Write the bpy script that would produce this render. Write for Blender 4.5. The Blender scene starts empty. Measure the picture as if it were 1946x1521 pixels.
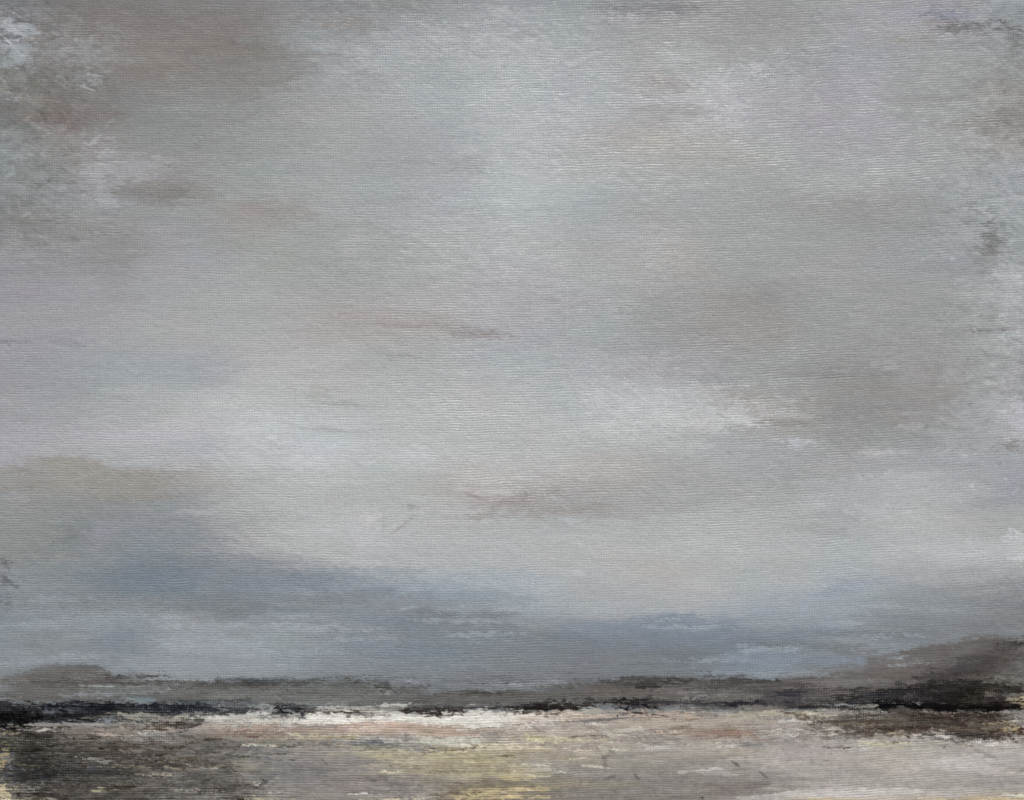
import numpy as np, math
# ------------------------------------------------------------------ pigment layout
# The canvas is measured in units of 1/1946 of the visible width ("u"): x to the right, y down.
M = 14.0                                   # canvas that runs on past the visible part on each side
NX = 1536
PW, PH = 1946 + 2 * M, 1521 + 2 * M
NY = int(round(NX * PH / PW))
DX = PW / (NX - 1); DY = PH / (NY - 1)
X1 = np.linspace(-M, PW - M, NX); Y1 = np.linspace(-M, PH - M, NY)
X, Y = np.meshgrid(X1, Y1)
X = X.astype(np.float32); Y = Y.astype(np.float32)

def spline_matrix(c, cell, n, off):
    t = c / cell + off
    i = np.floor(t).astype(int); f = t - i
    m = np.zeros((len(c), n), np.float32)
    w = [(1 - f) ** 3 / 6, (3 * f ** 3 - 6 * f ** 2 + 4) / 6, (-3 * f ** 3 + 3 * f ** 2 + 3 * f + 1) / 6, f ** 3 / 6]
    r = np.arange(len(c))
    for k in range(4):
        m[r, np.clip(i + k, 0, n - 1)] += w[k]
    return m

def noise(fx, fy, seed, tilt=0.0):
    """smooth noise with cells fx by fy units, about -1..1"""
    rs = np.random.RandomState(seed)
    gw, gh = int(PW / fx) + 6, int((PH + abs(tilt) * PW) / fy) + 6
    g = rs.uniform(-1, 1, (gh, gw)).astype(np.float32)
    a = spline_matrix(Y1 + M, fy, gh, 0.5); b = spline_matrix(X1 + M, fx, gw, 0.5)
    r = a @ g @ b.T
    if tilt:
        sh = ((X1 + M) * tilt / DY).astype(int)
        idx = (np.arange(NY)[:, None] - sh[None, :]) % NY
        r = np.take_along_axis(r, idx, 0)
    return r * 1.9

def fbm(fx, fy, seed, octs=4, gain=0.55, tilt=0.0):
    r = 0; a = 1; s = 0
    for k in range(octs):
        r = r + a * noise(max(fx / 2 ** k, 1.6), max(fy / 2 ** k, 1.6), seed + 17 * k, tilt); s += a * a; a *= gain
    return r / math.sqrt(s)

def sstep(a, b, x):
    t = np.clip((x - a) / (b - a), 0, 1)
    return t * t * (3 - 2 * t)

# ------------------------------------------------------------------ linen weave
rise = np.interp(X1, [0, 900, 1400, 1946], [0, -2, 8, 34]).astype(np.float32)[None, :]
vv = Y + rise + 1.5 * noise(190, 60, 1) + 0.9 * noise(30, 12, 2) + 0.75 * noise(11, 7, 5)
uu = X + 1.8 * noise(60, 160, 3) + 0.9 * noise(14, 18, 4) + 0.7 * noise(7, 9, 11)
PITCH = 4.72
weft = 0.5 + 0.5 * np.cos(2 * np.pi * vv / PITCH)
warp = 0.5 + 0.5 * np.cos(2 * np.pi * uu / (PITCH * 0.98))
grid_amt = sstep(-0.65, 0.35, noise(260, 200, 6) + 0.4 * noise(60, 60, 7))
thick = 0.66 + 0.32 * noise(8, 4.7, 8) + 0.14 * noise(26, 5, 9)
thick = np.clip(thick, 0.15, 1.3)
weave = weft * thick * (1 - 0.62 * grid_amt * (1 - warp)) + 0.20 * grid_amt * (warp - 0.5) * (0.8 + 0.6 * noise(6, 12, 10))
weave = (weave - weave.mean()) / weave.std()

# ------------------------------------------------------------------ broad scumbled colours of the sky; paler upper middle has the sheen painted in
TINT = {'n': (-2, 0.5, 1), 'b': (-5, 0.5, 5), 'B': (-9, 0, 10), 'g': (-3, 1, 0), 'w': (2, -.5, -2.5), 'W': (5, -1, -5), 'v': (-1, -1, 5)}
SX = [0, 160, 320, 480, 640, 800, 960, 1120, 1280, 1440, 1600, 1760, 1920]
SKY = """0: 118n 118w 122n 125n 138n 140n 148b 146b 138n 142n 148n 148v 150b
60: 132n 118W 122W 118W 150b 152b 160b 162b 154n 150n 152n 148v 142b
120: 128n 122w 125W 125w 158b 162b 166b 165b 158n 155n 148b 152n 145n
200: 124n 120w 134n 142n 156n 166b 170b 170b 163n 162v 155v 152g 142w
280: 130n 138w 140n 145n 156n 165b 170b 168n 165w 162g 158v 155g 146w
340: 135b 145v 134w 148g 158g 166b 172b 168n 163n 158g 160g 152n 152b
400: 125n 140n 148n 150w 160n 168b 174b 166b 160n 156g 152n 148n 150b
480: 135v 140n 155v 158g 158g 164n 172n 165n 162w 156g 155n 152b 150b
560: 150v 155v 162n 163n 160g 165n 168v 163n 155n 148w 150n 150n 158n
620: 153v 160v 165n 168n 162w 160w 165v 163b 150n 148w 152g 148n 148n
700: 150v 156b 160b 172n 172n 168n 168b 168b 158v 152g 146g 144w 152n
780: 156v 164n 180n 184n 178n 178n 176n 178n 176n 154w 142w 142w 165b
830: 162v 172v 180v 188n 188b 184n 180g 178n 176n 154n 148n 144n 168v
880: 160v 164n 170v 186n 186n 182g 178w 172w 164n 160b 158n 160b 155b
930: 144n 148w 153w 172n 178n 176g 168w 158w 160n 160g 166b 170n 156b
980: 140n 140n 145b 160n 180n 178n 172n 170n 170n 168n 168n 174n 168n
1040: 138g 136b 134b 156n 175n 176n 178n 178g 176g 175g 172b 178n 176n
1090: 136b 132b 120B 132b 154b 165b 172b 172n 172w 170g 166b 165n 163n
1140: 130b 130b 126b 122b 130b 140b 155b 164n 164n 156b 148b 142b 130n
1180: 136b 144b 146b 144b 134b 128b 138b 142b 134B 134b 140b 132b 122n
1230: 134b 132b 144b 146b 136b 128b 122b 122b 116b 124B 132b 122b 112n
1280: 126b 128b 136b 140b 130b 126b 120b 116b 118b 128B 115n 108w 118n"""
rows = []; sy = []
for ln in SKY.split('\n'):
    k, v = ln.split(':'); sy.append(float(k))
    rows.append([[float(c[:-1]) + t for t in TINT[c[-1]]] for c in v.split()])
G = np.array(rows, np.float32)
# wobble the lookup so the brush patches do not follow the grid
xw = X + 55 * noise(150, 90, 21) + 24 * noise(60, 22, 22)
yw = Y + 24 * noise(170, 80, 23) + 10 * noise(60, 24, 24)
def lookup(xq, yq):
    fx = np.interp(xq, SX, np.arange(13)).astype(np.float32); fy = np.interp(yq, sy, np.arange(len(sy))).astype(np.float32)
    ix = np.minimum(fx.astype(int), 11); iy = np.minimum(fy.astype(int), len(sy) - 2)
    tx = fx - ix; ty = fy - iy
    tx = tx * tx * (3 - 2 * tx); ty = ty * ty * (3 - 2 * ty)
    tx = tx[..., None]; ty = ty[..., None]
    return (G[iy, ix] * (1 - tx) + G[iy, ix + 1] * tx) * (1 - ty) + (G[iy + 1, ix] * (1 - tx) + G[iy + 1, ix + 1] * tx) * ty
C = lookup(xw, yw).astype(np.float32)
HGT = np.zeros((NY, NX), np.float32)        # extra paint thickness

streak = fbm(90, 5, 31, 3)
streak2 = fbm(36, 2.4, 36, 2, tilt=-0.02)
patch = fbm(110, 45, 41, 4)
mott = fbm(16, 9, 51, 4, 0.7)
hue = fbm(90, 55, 61, 4); hue2 = fbm(70, 60, 67, 4)
lum = 3.2 * patch + 1.5 * streak + 1.1 * streak2
C += lum[..., None]
C += hue[..., None] * np.array([0.8, -0.1, -0.7], np.float32) + hue2[..., None] * np.array([-0.9, 0.6, 0.2], np.float32)

fine = fbm(6, 3.4, 71, 2, 0.8)
fibre = fbm(15, 2.7, 75, 2, 0.8)
bris = fbm(60, 2.6, 81, 3, 0.75)            # bristle tracks
clump = fbm(26, 8, 91, 4, 0.7)
isoa = fbm(13, 9, 95, 3, 0.8); diag = fbm(22, 4, 97, 2, 0.7, tilt=0.75); diag2 = fbm(22, 4, 99, 2, 0.7, tilt=-0.6)
fine, fibre, bris, clump, isoa, diag, diag2 = [f / f.std() for f in (fine, fibre, bris, clump, isoa, diag, diag2)]

def rng(x0, x1, y0, y1):
    i0 = int(np.clip((x0 + M) / DX, 0, NX - 2)); i1 = int(np.clip((x1 + M) / DX + 2, i0 + 1, NX))
    j0 = int(np.clip((y0 + M) / DY, 0, NY - 2)); j1 = int(np.clip((y1 + M) / DY + 2, j0 + 1, NY))
    return slice(j0, j1), slice(i0, i1)

def roll2(a, sl, seed):
    """a shifted window of a big noise field"""
    rs = np.random.RandomState(seed); h = sl[0].stop - sl[0].start; w = sl[1].stop - sl[1].start
    dy = rs.randint(NY - h + 1); dx = rs.randint(NX - w + 1)
    return a[dy:dy + h, dx:dx + w]

_seed = [1000]
def lay(sl, d, col, op, soft, dry, wv, thick, rough, jit=5.0):
    """d: 1 in the middle of the mark, 0 on its outline. soft: width of the fade. dry: how far the bristles break it up.
    wv: how much it catches the high threads."""
    _seed[0] += 1; s = _seed[0]
    big = roll2(clump, sl, s + 7)
    e = d + rough * 0.26 * big
    p = (1.22 - 0.60 * dry) * sstep(-0.75, max(soft, 0.5) * 1.15, e)
    if sl[0].stop * DY - M < 1270:
        z = 0.30 * roll2(fibre, sl, s) + 0.62 * roll2(fine, sl, s + 13) + 0.50 * roll2(isoa, sl, s + 9) + 0.25 * roll2(diag, sl, s + 15) - 0.34 * wv * weave[sl]
    else:
        z = 0.50 * roll2(fibre, sl, s) + 0.30 * roll2(bris, sl, s + 1) + 0.55 * roll2(fine, sl, s + 13) + 0.28 * roll2(clump, sl, s + 9) - 0.50 * wv * weave[sl]
    T = 1 / (1 + np.exp(-1.75 * z))
    k = 0.42 - 0.26 * min(1.0, dry * 1.6)
    if soft > 1.05: k += 0.25
    a = sstep(T - k, T + k, p) * np.minimum(1, p * 6) * op
    a = np.clip(a, 0, 1)[..., None]
    if dry >= .3 and sl[0].stop * DY - M < 1000: a = np.clip(a * 1.3, 0, .95)
    cc = np.array(col, np.float32) + (jit * (0.35 * roll2(bris, sl, s + 3) + 0.7 * roll2(mott, sl, s + 4)))[..., None] \
        + (jit * 0.12 * roll2(hue, sl, s + 5))[..., None] * np.array([1, 0, -1], np.float32)
    C[sl] = C[sl] * (1 - a) + cc * a
    if thick: HGT[sl] += thick * a[..., 0] * (1 + 0.5 * z)

def S(x0, y0, x1, y1, w, col, op=1.0, soft=0.8, dry=0.0, wv=0.6, th=0.0, rough=0.35, bend=0.0, jit=5.0, taper=0.5):
    """a brush stroke from (x0,y0) to (x1,y1), w wide"""
    L = math.hypot(x1 - x0, y1 - y0) + 1e-6; ux, uy = (x1 - x0) / L, (y1 - y0) / L
    p = w + abs(bend) + 6
    sl = rng(min(x0, x1) - p, max(x0, x1) + p, min(y0, y1) - p, max(y0, y1) + p)
    xx, yy = X[sl] - x0, Y[sl] - y0
    t = (xx * ux + yy * uy) / L; s = (-xx * uy + yy * ux) - bend * 4 * t * (1 - t)
    hw = w * 0.5 * (1 - taper * np.abs(2 * t - 1) ** 2.5)
    d = 1 - np.abs(s) / np.maximum(hw, 0.8)
    k = max(w * 0.8, L * 0.10) / L
    d = np.minimum(d, np.minimum(t / k + 0.3, (1 - t) / k + 0.3))
    lay(sl, d, col, op, soft, dry, wv, th, rough, jit)

def E(cx, cy, rx, ry, col, op=1.0, soft=0.9, dry=0.0, wv=0.6, th=0.0, rough=0.35, ang=0.0, jit=5.0):
    """a scrubbed patch"""
    r = max(rx, ry) * 1.45 + 5
    sl = rng(cx - (rx * 1.45 + 5 + abs(math.sin(math.radians(ang))) * r), cx + (rx * 1.45 + 5 + abs(math.sin(math.radians(ang))) * r),
             cy - (ry * 1.5 + 5 + abs(math.sin(math.radians(ang))) * rx * 1.3), cy + (ry * 1.5 + 5 + abs(math.sin(math.radians(ang))) * rx * 1.3))
    c, s_ = math.cos(math.radians(ang)), math.sin(math.radians(ang))
    xx, yy = X[sl] - cx, Y[sl] - cy
    u, v = (xx * c + yy * s_) / rx, (-xx * s_ + yy * c) / ry
    d = 1 - np.sqrt(u * u + v * v)
    lay(sl, d, col, op, soft, dry, wv, th, rough, jit)

def P(pts_top, pts_bot, col, op=1.0, soft=8.0, dry=0.0, wv=0.6, th=0.0, rough=4.0, jit=5.0, ends=20.0):
    """a band between two edge lines; soft, rough in units"""
    xs = [p[0] for p in pts_top + pts_bot]; ys = [p[1] for p in pts_top + pts_bot]
    sl = rng(min(xs) - ends, max(xs) + ends, min(ys) - soft * 2 - rough * 2, max(ys) + soft * 2 + rough * 2)
    xq = X1[sl[1]]
    t = np.interp(xq, [p[0] for p in pts_top], [p[1] for p in pts_top])[None, :]; b = np.interp(xq, [p[0] for p in pts_bot], [p[1] for p in pts_bot])[None, :]
    d = np.minimum(Y[sl] - t, b - Y[sl]) / soft
    xe = np.minimum(X[sl] - min(xs), max(xs) - X[sl]) / ends
    d = np.minimum(d, xe)
    d = np.minimum(d, 1)
    lay(sl, d, col, op, 1.0, dry, wv, th, rough / soft, jit)
# ------------------------------------------------------------------ SKY marks
# upper left: scumbled brown over grey, scrubbed corner
S(150, 25, 500, 30, 62, (123, 116, 112), .55, 1.2, rough=.3)
S(170, 78, 470, 62, 50, (126, 118, 114), .45, 1.2, rough=.3)
S(200, 128, 330, 118, 34, (128, 119, 114), .4, 1.3)
E(350, 130, 190, 120, (131, 127, 124), .55, 1.3, .1)
E(480, 90, 46, 110, (130, 125, 121), .5, 1.2, .2)
S(60, 45, 150, 230, 80, (120, 115, 113), .55, 1.0, rough=.5)
E(30, 95, 30, 70, (150, 157, 162), .8, .8, .3, rough=.5, jit=9)
E(18, 60, 22, 30, (166, 168, 176), .55, .6, .5, rough=.6, jit=9)
E(45, 20, 40, 16, (112, 112, 118), .6, .8, .4, rough=.6, jit=9)
E(10, 72, 26, 10, (92, 94, 98), .6, .6, .5, rough=.6)
E(30, 150, 42, 26, (118, 118, 110), .6, .8, .3, rough=.6, jit=8)
E(140, 100, 52, 20, (146, 147, 148), .5, .9, .5, rough=.7, jit=8)
E(110, 160, 90, 26, (113, 112, 106), .55, .9, .3, rough=.6, jit=8)
E(160, 150, 40, 26, (143, 145, 146), .5, .8, .6, rough=.7, jit=8)
E(60, 205, 60, 22, (120, 110, 100), .6, .9, .2, rough=.5)
E(115, 235, 60, 30, (124, 112, 109), .6, .9, .1, rough=.5)
E(50, 250, 60, 20, (138, 138, 136), .5, .9, .4, rough=.5)
E(12, 290, 26, 44, (140, 150, 154), .5, .9, .3, rough=.5)
E(180, 330, 36, 56, (158, 158, 163), .7, .9, .4, rough=.6, jit=9)
E(260, 315, 70, 26, (160, 160, 164), .7, 1.0, .2, rough=.4)
E(200, 370, 26, 40, (160, 163, 168), .6, .8, .5, rough=.6, jit=8)
E(320, 368, 60, 20, (124, 121, 118), .7, 1.1, 0, rough=.3)
E(60, 360, 70, 34, (128, 128, 128), .6, 1.0, .2, rough=.5)
E(40, 410, 48, 60, (126, 124, 121), .6, 1.0, .2, rough=.5)
E(170, 420, 40, 40, (140, 140, 140), .5, .8, .5, rough=.6, jit=8)
E(120, 445, 120, 30, (135, 133, 130), .45, 1.1, .1, rough=.5)
S(455, 392, 590, 405, 26, (147, 140, 137), .6, 1.1, rough=.4)
S(440, 455, 560, 500, 60, (150, 155, 149), .5, 1.3, rough=.3)
S(480, 520, 720, 505, 60, (152, 157, 152), .45, 1.3, rough=.3)
E(675, 465, 34, 20, (176, 172, 176), .6, 1.1)
S(500, 35, 640, 20, 22, (140, 134, 138), .5, 1.1)
S(470, 10, 700, 8, 18, (128, 130, 134), .6, 1.0, .2)
S(600, 50, 740, 48, 30, (138, 138, 138), .6, 1.1, .2)
E(648, 44, 44, 12, (133, 127, 122), .55, 1.1, .2)
E(860, 90, 110, 50, (154, 157, 162), .4, 1.2, .3, rough=.5)
E(610, 165, 60, 30, (150, 153, 155), .5, 1.1, .1)
E(760, 240, 70, 40, (156, 160, 162), .4, 1.1, .2)
E(520, 240, 50, 120, (149, 152, 148), .4, 1.2, .0)
E(600, 300, 60, 110, (158, 156, 157), .4, 1.2, .0)
E(880, 310, 50, 26, (150, 154, 158), .55, 1.0, .3)
E(965, 230, 60, 130, (180, 188, 190), .35, 1.2, .2, rough=.5, jit=6)
E(1010, 340, 90, 50, (180, 187, 189), .35, 1.1, .3, rough=.5)
# top middle scumble
S(1120, 14, 1330, 16, 28, (126, 127, 132), .6, 1.0, .4, rough=.5)
S(1150, 40, 1300, 38, 18, (138, 137, 141), .45, 1.0, .4, rough=.5)
E(1200, 35, 30, 12, (168, 166, 172), .5, 1.0, .4)
E(1220, 160, 60, 20, (165, 160, 160), .35, 1.2, .2)
E(1270, 155, 70, 14, (152, 147, 146), .5, 1.0, .4, rough=.5)
E(1190, 255, 110, 40, (164, 157, 156), .5, 1.3, .1)
E(1260, 205, 60, 20, (148, 143, 142), .4, 1.1, .3)
E(1060, 290, 60, 40, (160, 155, 155), .45, 1.2, .1)
E(1300, 110, 50, 30, (172, 177, 181), .4, 1.1, .3)
E(1370, 145, 56, 22, (176, 178, 184), .5, 1.0, .5, rough=.6, jit=8)
E(1385, 200, 44, 34, (180, 178, 188), .6, 1.0, .5, rough=.6, jit=8)
E(1440, 130, 30, 20, (182, 182, 190), .6, 1.0, .5, rough=.6)
E(1230, 265, 50, 16, (174, 174, 168), .5, 1.0, .4, rough=.5)
E(1280, 300, 160, 40, (158, 160, 152), .4, 1.3, .0)
# right
S(1450, 22, 1640, 34, 30, (138, 139, 142), .45, 1.0, .4, rough=.5)
E(1640, 90, 70, 70, (160, 160, 172), .5, 1.2, .0)
E(1600, 170, 60, 70, (156, 154, 166), .5, 1.2, .0)
E(1530, 120, 70, 44, (143, 145, 146), .55, 1.2, .0)
E(1640, 190, 40, 60, (160, 158, 170), .4, 1.2, .0)
E(1720, 20, 70, 16, (152, 148, 164), .5, 1.0, .3)
E(1800, 26, 42, 14, (122, 124, 146), .65, .9, .5, rough=.6, jit=8)
E(1745, 50, 60, 14, (146, 140, 142), .6, .9, .5, rough=.6, jit=8)
E(1815, 52, 40, 9, (112, 110, 112), .75, .7, .6, rough=.8, jit=8)
E(1912, 50, 30, 14, (104, 103, 106), .75, .7, .6, rough=.8, jit=8)
E(1925, 80, 14, 26, (118, 118, 118), .6, .8, .6, rough=.8)
E(1740, 74, 40, 8, (138, 134, 120), .6, .9, .4, rough=.5)
E(1760, 140, 60, 90, (150, 153, 152), .45, 1.2, .0)
E(1920, 200, 50, 60, (136, 132, 130), .6, 1.0, .1)
E(1900, 235, 90, 18, (132, 128, 126), .5, 1.0, .3, rough=.5)
E(1720, 190, 20, 50, (140, 144, 140), .4, 1.2, .0)
E(1860, 320, 30, 70, (152, 158, 160), .4, 1.0, .5, rough=.7, jit=8)
E(1850, 360, 30, 40, (140, 146, 146), .5, 1.0, .5, rough=.7, jit=8)
E(1920, 340, 36, 50, (164, 168, 173), .4, 1.0, .4, rough=.6, jit=8)
E(1600, 390, 150, 26, (146, 143, 141), .5, 1.2, .0)
E(1660, 430, 80, 34, (142, 143, 142), .55, 1.3, .0)
E(1885, 445, 22, 34, (118, 121, 119), .7, .8, .5, rough=.6, jit=8)
E(1880, 485, 24, 24, (132, 131, 128), .6, .8, .5, rough=.6, jit=8)
E(1840, 400, 40, 20, (132, 134, 136), .5, .9, .5, rough=.6, jit=8)
E(1925, 590, 30, 100, (168, 173, 175), .6, 1.0, .4, rough=.5, jit=8)
E(1920, 540, 24, 30, (176, 180, 184), .5, .8, .5, rough=.6, jit=8)
S(1832, 630, 1932, 624, 8, (118, 117, 120), .7, 1.0, .3, rough=.5, taper=.7)
E(1530, 590, 90, 34, (145, 148, 147), .5, 1.3, .0)
E(1370, 620, 100, 50, (148, 145, 144), .55, 1.2, .0)
E(1220, 590, 44, 26, (145, 149, 146), .6, 1.3, .0)
E(1310, 545, 70, 36, (150, 147, 147), .45, 1.2, .0)
E(1210, 500, 50, 40, (170, 166, 163), .35, 1.1, .2)
E(1460, 560, 30, 40, (140, 137, 137), .4, 1.2, .0)
E(1475, 620, 20, 36, (144, 138, 135), .4, 1.2, .0)
E(1060, 590, 80, 30, (156, 155, 159), .4, 1.2, .0)
E(1590, 700, 80, 26, (136, 139, 136), .6, 1.3, .0)
E(1650, 715, 60, 30, (134, 131, 130), .6, 1.3, .0)
E(1640, 790, 90, 50, (137, 138, 138), .6, 1.2, .0)
E(1690, 690, 40, 16, (166, 166, 168), .4, 1.0, .5, rough=.6)
E(1500, 745, 60, 40, (148, 152, 150), .4, 1.2, .0)
S(1440, 800, 1530, 808, 18, (137, 133, 131), .7, 1.1, .1)
E(1750, 700, 60, 60, (150, 147, 148), .4, 1.2, .0)
E(1930, 700, 40, 22, (140, 139, 141), .6, 1.0, .2)
S(1870, 770, 1946, 690, 24, (168, 168, 174), .5, 1.0, .4, rough=.5)
E(1936, 790, 30, 44, (184, 182, 192), .8, .9, .3, rough=.5, jit=8)
E(1840, 810, 90, 50, (150, 155, 157), .5, 1.1, .2, rough=.4)
E(1925, 850, 30, 12, (130, 127, 126), .6, .9, .3)
E(1740, 800, 50, 20, (146, 142, 141), .6, 1.0, .3)
E(1745, 812, 40, 8, (180, 180, 186), .5, .8, .6, rough=.6)
S(1640, 862, 1725, 856, 8, (178, 178, 180), .5, 1.1, .4, rough=.5)
E(1515, 842, 34, 10, (178, 182, 188), .7, 1.0, .3, rough=.5)
E(1660, 872, 40, 14, (174, 174, 178), .5, .9, .5, rough=.6)
S(1680, 897, 1790, 905, 24, (180, 183, 189), .5, 1.25, .3, rough=.4)
E(1740, 930, 120, 28, (174, 177, 182), .5, 1.2, .0)
E(1520, 900, 60, 28, (150, 151, 151), .5, 1.2, .1)
E(1850, 885, 50, 24, (154, 156, 166), .6, 1.2, .0)
E(1925, 905, 30, 36, (150, 152, 166), .6, 1.1, .0)
E(1660, 970, 50, 14, (184, 190, 195), .5, 1.0, .3, rough=.4)
E(1590, 985, 60, 14, (156, 158, 162), .5, 1.1, .1)
E(1575, 1012, 36, 10, (150, 149, 154), .6, 1.0, .1)
E(1560, 960, 34, 12, (180, 184, 186), .4, 1.0, .3)
E(1780, 990, 90, 22, (180, 178, 176), .35, 1.2, .0)
E(1930, 1020, 24, 14, (200, 202, 206), .7, .8, .5, rough=.6)
E(1938, 1060, 18, 16, (205, 206, 208), .7, .8, .5, rough=.6)
E(1830, 1040, 90, 26, (184, 186, 190), .4, 1.2, .0)
# mottled pale scumble in the middle right
E(1180, 760, 80, 30, (188, 190, 192), .5, 1.1, .4, rough=.5, jit=8)
E(1240, 770, 90, 26, (190, 190, 192), .4, 1.0, .5, rough=.6, jit=9)
E(1320, 800, 110, 24, (192, 192, 193), .5, 1.0, .6, rough=.7, jit=9)
E(1390, 790, 50, 20, (192, 194, 196), .5, .9, .6, rough=.7, jit=9)
E(1400, 850, 70, 30, (160, 164, 172), .5, 1.2, .1)
E(1320, 850, 40, 12, (186, 186, 188), .4, 1.0, .5, rough=.6)
E(1300, 700, 60, 26, (156, 154, 157), .5, 1.2, .1)
E(1130, 900, 90, 28, (166, 163, 163), .35, 1.2, .1)
E(1330, 920, 70, 30, (156, 157, 157), .5, 1.2, .1)
# centre streaks
S(720, 617, 900, 622, 12, (144, 139, 137), .65, 1.2, rough=.4, taper=.8)
S(850, 630, 975, 636, 18, (136, 130, 128), .7, 1.25, rough=.4, taper=.8)
E(905, 634, 28, 8, (132, 125, 123), .5, 1.2)
S(600, 600, 860, 605, 34, (156, 150, 149), .45, 1.3)
S(960, 630, 1130, 655, 16, (158, 159, 166), .5, 1.1, .0)
S(715, 672, 800, 679, 9, (143, 146, 147), .8, 1.0, taper=.8)
S(640, 690, 770, 684, 24, (160, 162, 158), .35, 1.2)
S(600, 766, 700, 770, 8, (152, 156, 152), .7, 1.0, taper=.8)
E(600, 745, 44, 14, (160, 164, 158), .6, 1.2)
S(560, 812, 700, 822, 7, (160, 161, 160), .6, .9, taper=.8)
S(250, 680, 450, 700, 50, (158, 164, 172), .5, 1.3)
S(60, 640, 160, 655, 14, (136, 138, 145), .5, 1.0, .3, rough=.5)
S(0, 650, 60, 648, 14, (126, 128, 134), .6, 1.0, .3, rough=.5)
E(80, 690, 70, 40, (146, 147, 154), .4, 1.2, .1)
E(90, 560, 70, 30, (152, 150, 158), .4, 1.2, .1)
S(240, 480, 400, 520, 30, (152, 150, 152), .35, 1.2, .1)
S(230, 550, 330, 558, 16, (150, 152, 152), .4, 1.1, .0)
S(200, 742, 460, 762, 26, (180, 181, 182), .4, 1.2)
E(590, 865, 56, 26, (196, 196, 201), .7, 1.2)
E(800, 868, 52, 16, (192, 193, 199), .6, 1.2)
E(690, 935, 130, 22, (172, 174, 169), .55, 1.3)
E(560, 905, 60, 14, (168, 170, 170), .4, 1.2)
E(690, 1008, 60, 38, (192, 193, 198), .5, 1.4)
E(705, 985, 20, 10, (198, 195, 192), .5, 1.1)
S(735, 970, 728, 1022, 9, (168, 170, 170), .7, 1.0)
S(790, 978, 745, 1012, 6, (150, 150, 150), .5, .9, .3)
S(782, 958, 762, 966, 5, (150, 152, 150), .5, .9, .3)
# mauve smudge
S(870, 930, 970, 936, 14, (190, 186, 183), .6, 1.0, .5, rough=.5)
S(900, 985, 990, 940, 20, (142, 134, 132), .8, 1.0, .2, rough=.4)
S(950, 962, 1120, 928, 30, (150, 143, 142), .7, 1.1, .3, rough=.5)
S(880, 938, 930, 948, 8, (152, 143, 139), .6, .9, .3)
S(955, 922, 1010, 916, 6, (150, 146, 146), .7, .8, .4)
S(960, 978, 1150, 962, 20, (148, 142, 138), .65, 1.1, .3, rough=.5)
E(1120, 962, 60, 18, (146, 142, 139), .5, 1.1, .3)
E(900, 975, 60, 16, (186, 188, 188), .5, 1.1, .3)
E(960, 912, 90, 12, (186, 182, 181), .4, 1.1, .4, rough=.5)
E(1240, 960, 90, 20, (156, 155, 157), .4, 1.1, .3)
E(1180, 1000, 44, 10, (182, 185, 188), .22, 1.0, .3)
E(1095, 990, 26, 8, (188, 192, 196), .5, .9, .4)
E(1100, 1090, 20, 6, (186, 190, 190), .6, .9, .4)
E(1040, 1060, 70, 16, (172, 170, 172), .4, 1.1)
# left middle taupe and slate clouds
P([(0, 888), (60, 878), (110, 864), (175, 872), (220, 890), (330, 888)], [(0, 930), (150, 940), (260, 950), (330, 930)], (147, 144, 139), .75, 14, .1, rough=7)
S(60, 872, 190, 882, 20, (150, 145, 136), .5, 1.0, .3, rough=.5)
S(190, 905, 300, 900, 20, (142, 139, 133), .5, 1.1, .1)
S(330, 910, 460, 925, 20, (158, 158, 154), .5, 1.1, .3)
S(340, 970, 450, 978, 10, (168, 170, 172), .5, .9, .4)
E(300, 880, 70, 12, (180, 182, 186), .4, 1.1, .3)
E(140, 1015, 40, 22, (120, 124, 124), .7, 1.2, .1)
E(50, 1010, 60, 60, (138, 140, 136), .4, 1.2, .1)
E(100, 1050, 50, 18, (125, 128, 126), .5, 1.1, .2)
E(20, 945, 24, 12, (160, 160, 166), .4, 1.0, .4)
E(120, 1062, 44, 8, (156, 152, 148), .5, 1.0, .3)
E(180, 1022, 26, 26, (146, 146, 158), .6, 1.2, .0)
S(190, 1000, 380, 1010, 44, (136, 139, 148), .6, 1.2, .0)
E(300, 1040, 110, 34, (128, 134, 146), .6, 1.2, .0)
E(270, 1040, 36, 26, (128, 138, 148), .5, 1.2, .0)
E(300, 1098, 70, 26, (108, 117, 130), .75, 1.2, .0)
E(210, 1120, 70, 14, (118, 121, 130), .5, 1.2, .1)
S(340, 1070, 640, 1100, 60, (126, 129, 140), .7, 1.2, .1, rough=.4)
E(560, 1100, 110, 30, (124, 128, 138), .65, 1.2, .1)
S(600, 1086, 800, 1084, 16, (138, 148, 160), .6, 1.1, .3, rough=.5)
S(460, 1055, 620, 1060, 14, (158, 159, 158), .4, 1.1, .3)
E(720, 1120, 100, 22, (130, 138, 148), .6, 1.2, .2)
E(680, 1125, 60, 16, (118, 120, 124), .6, 1.1, .2)
S(700, 1180, 900, 1188, 22, (118, 122, 132), .6, 1.1, .2, rough=.4)
S(840, 1092, 1040, 1096, 22, (152, 160, 172), .5, 1.2, .2)
E(900, 1130, 120, 20, (146, 152, 164), .5, 1.2, .2)
S(780, 1160, 980, 1168, 24, (114, 118, 126), .75, 1.1, .1, rough=.4)
S(840, 1190, 990, 1196, 22, (118, 120, 128), .65, 1.1, .1, rough=.4)
S(790, 1178, 960, 1182, 8, (160, 165, 172), .55, .9, .5, rough=.6)
S(740, 1162, 790, 1152, 6, (165, 172, 180), .6, .9, .5, rough=.6)
S(640, 1160, 760, 1180, 30, (122, 130, 144), .5, 1.2, .1)
S(660, 1228, 860, 1240, 34, (115, 124, 138), .6, 1.2, .1)
S(480, 1190, 640, 1188, 12, (160, 162, 170), .5, 1.0, .5, rough=.5)
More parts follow.
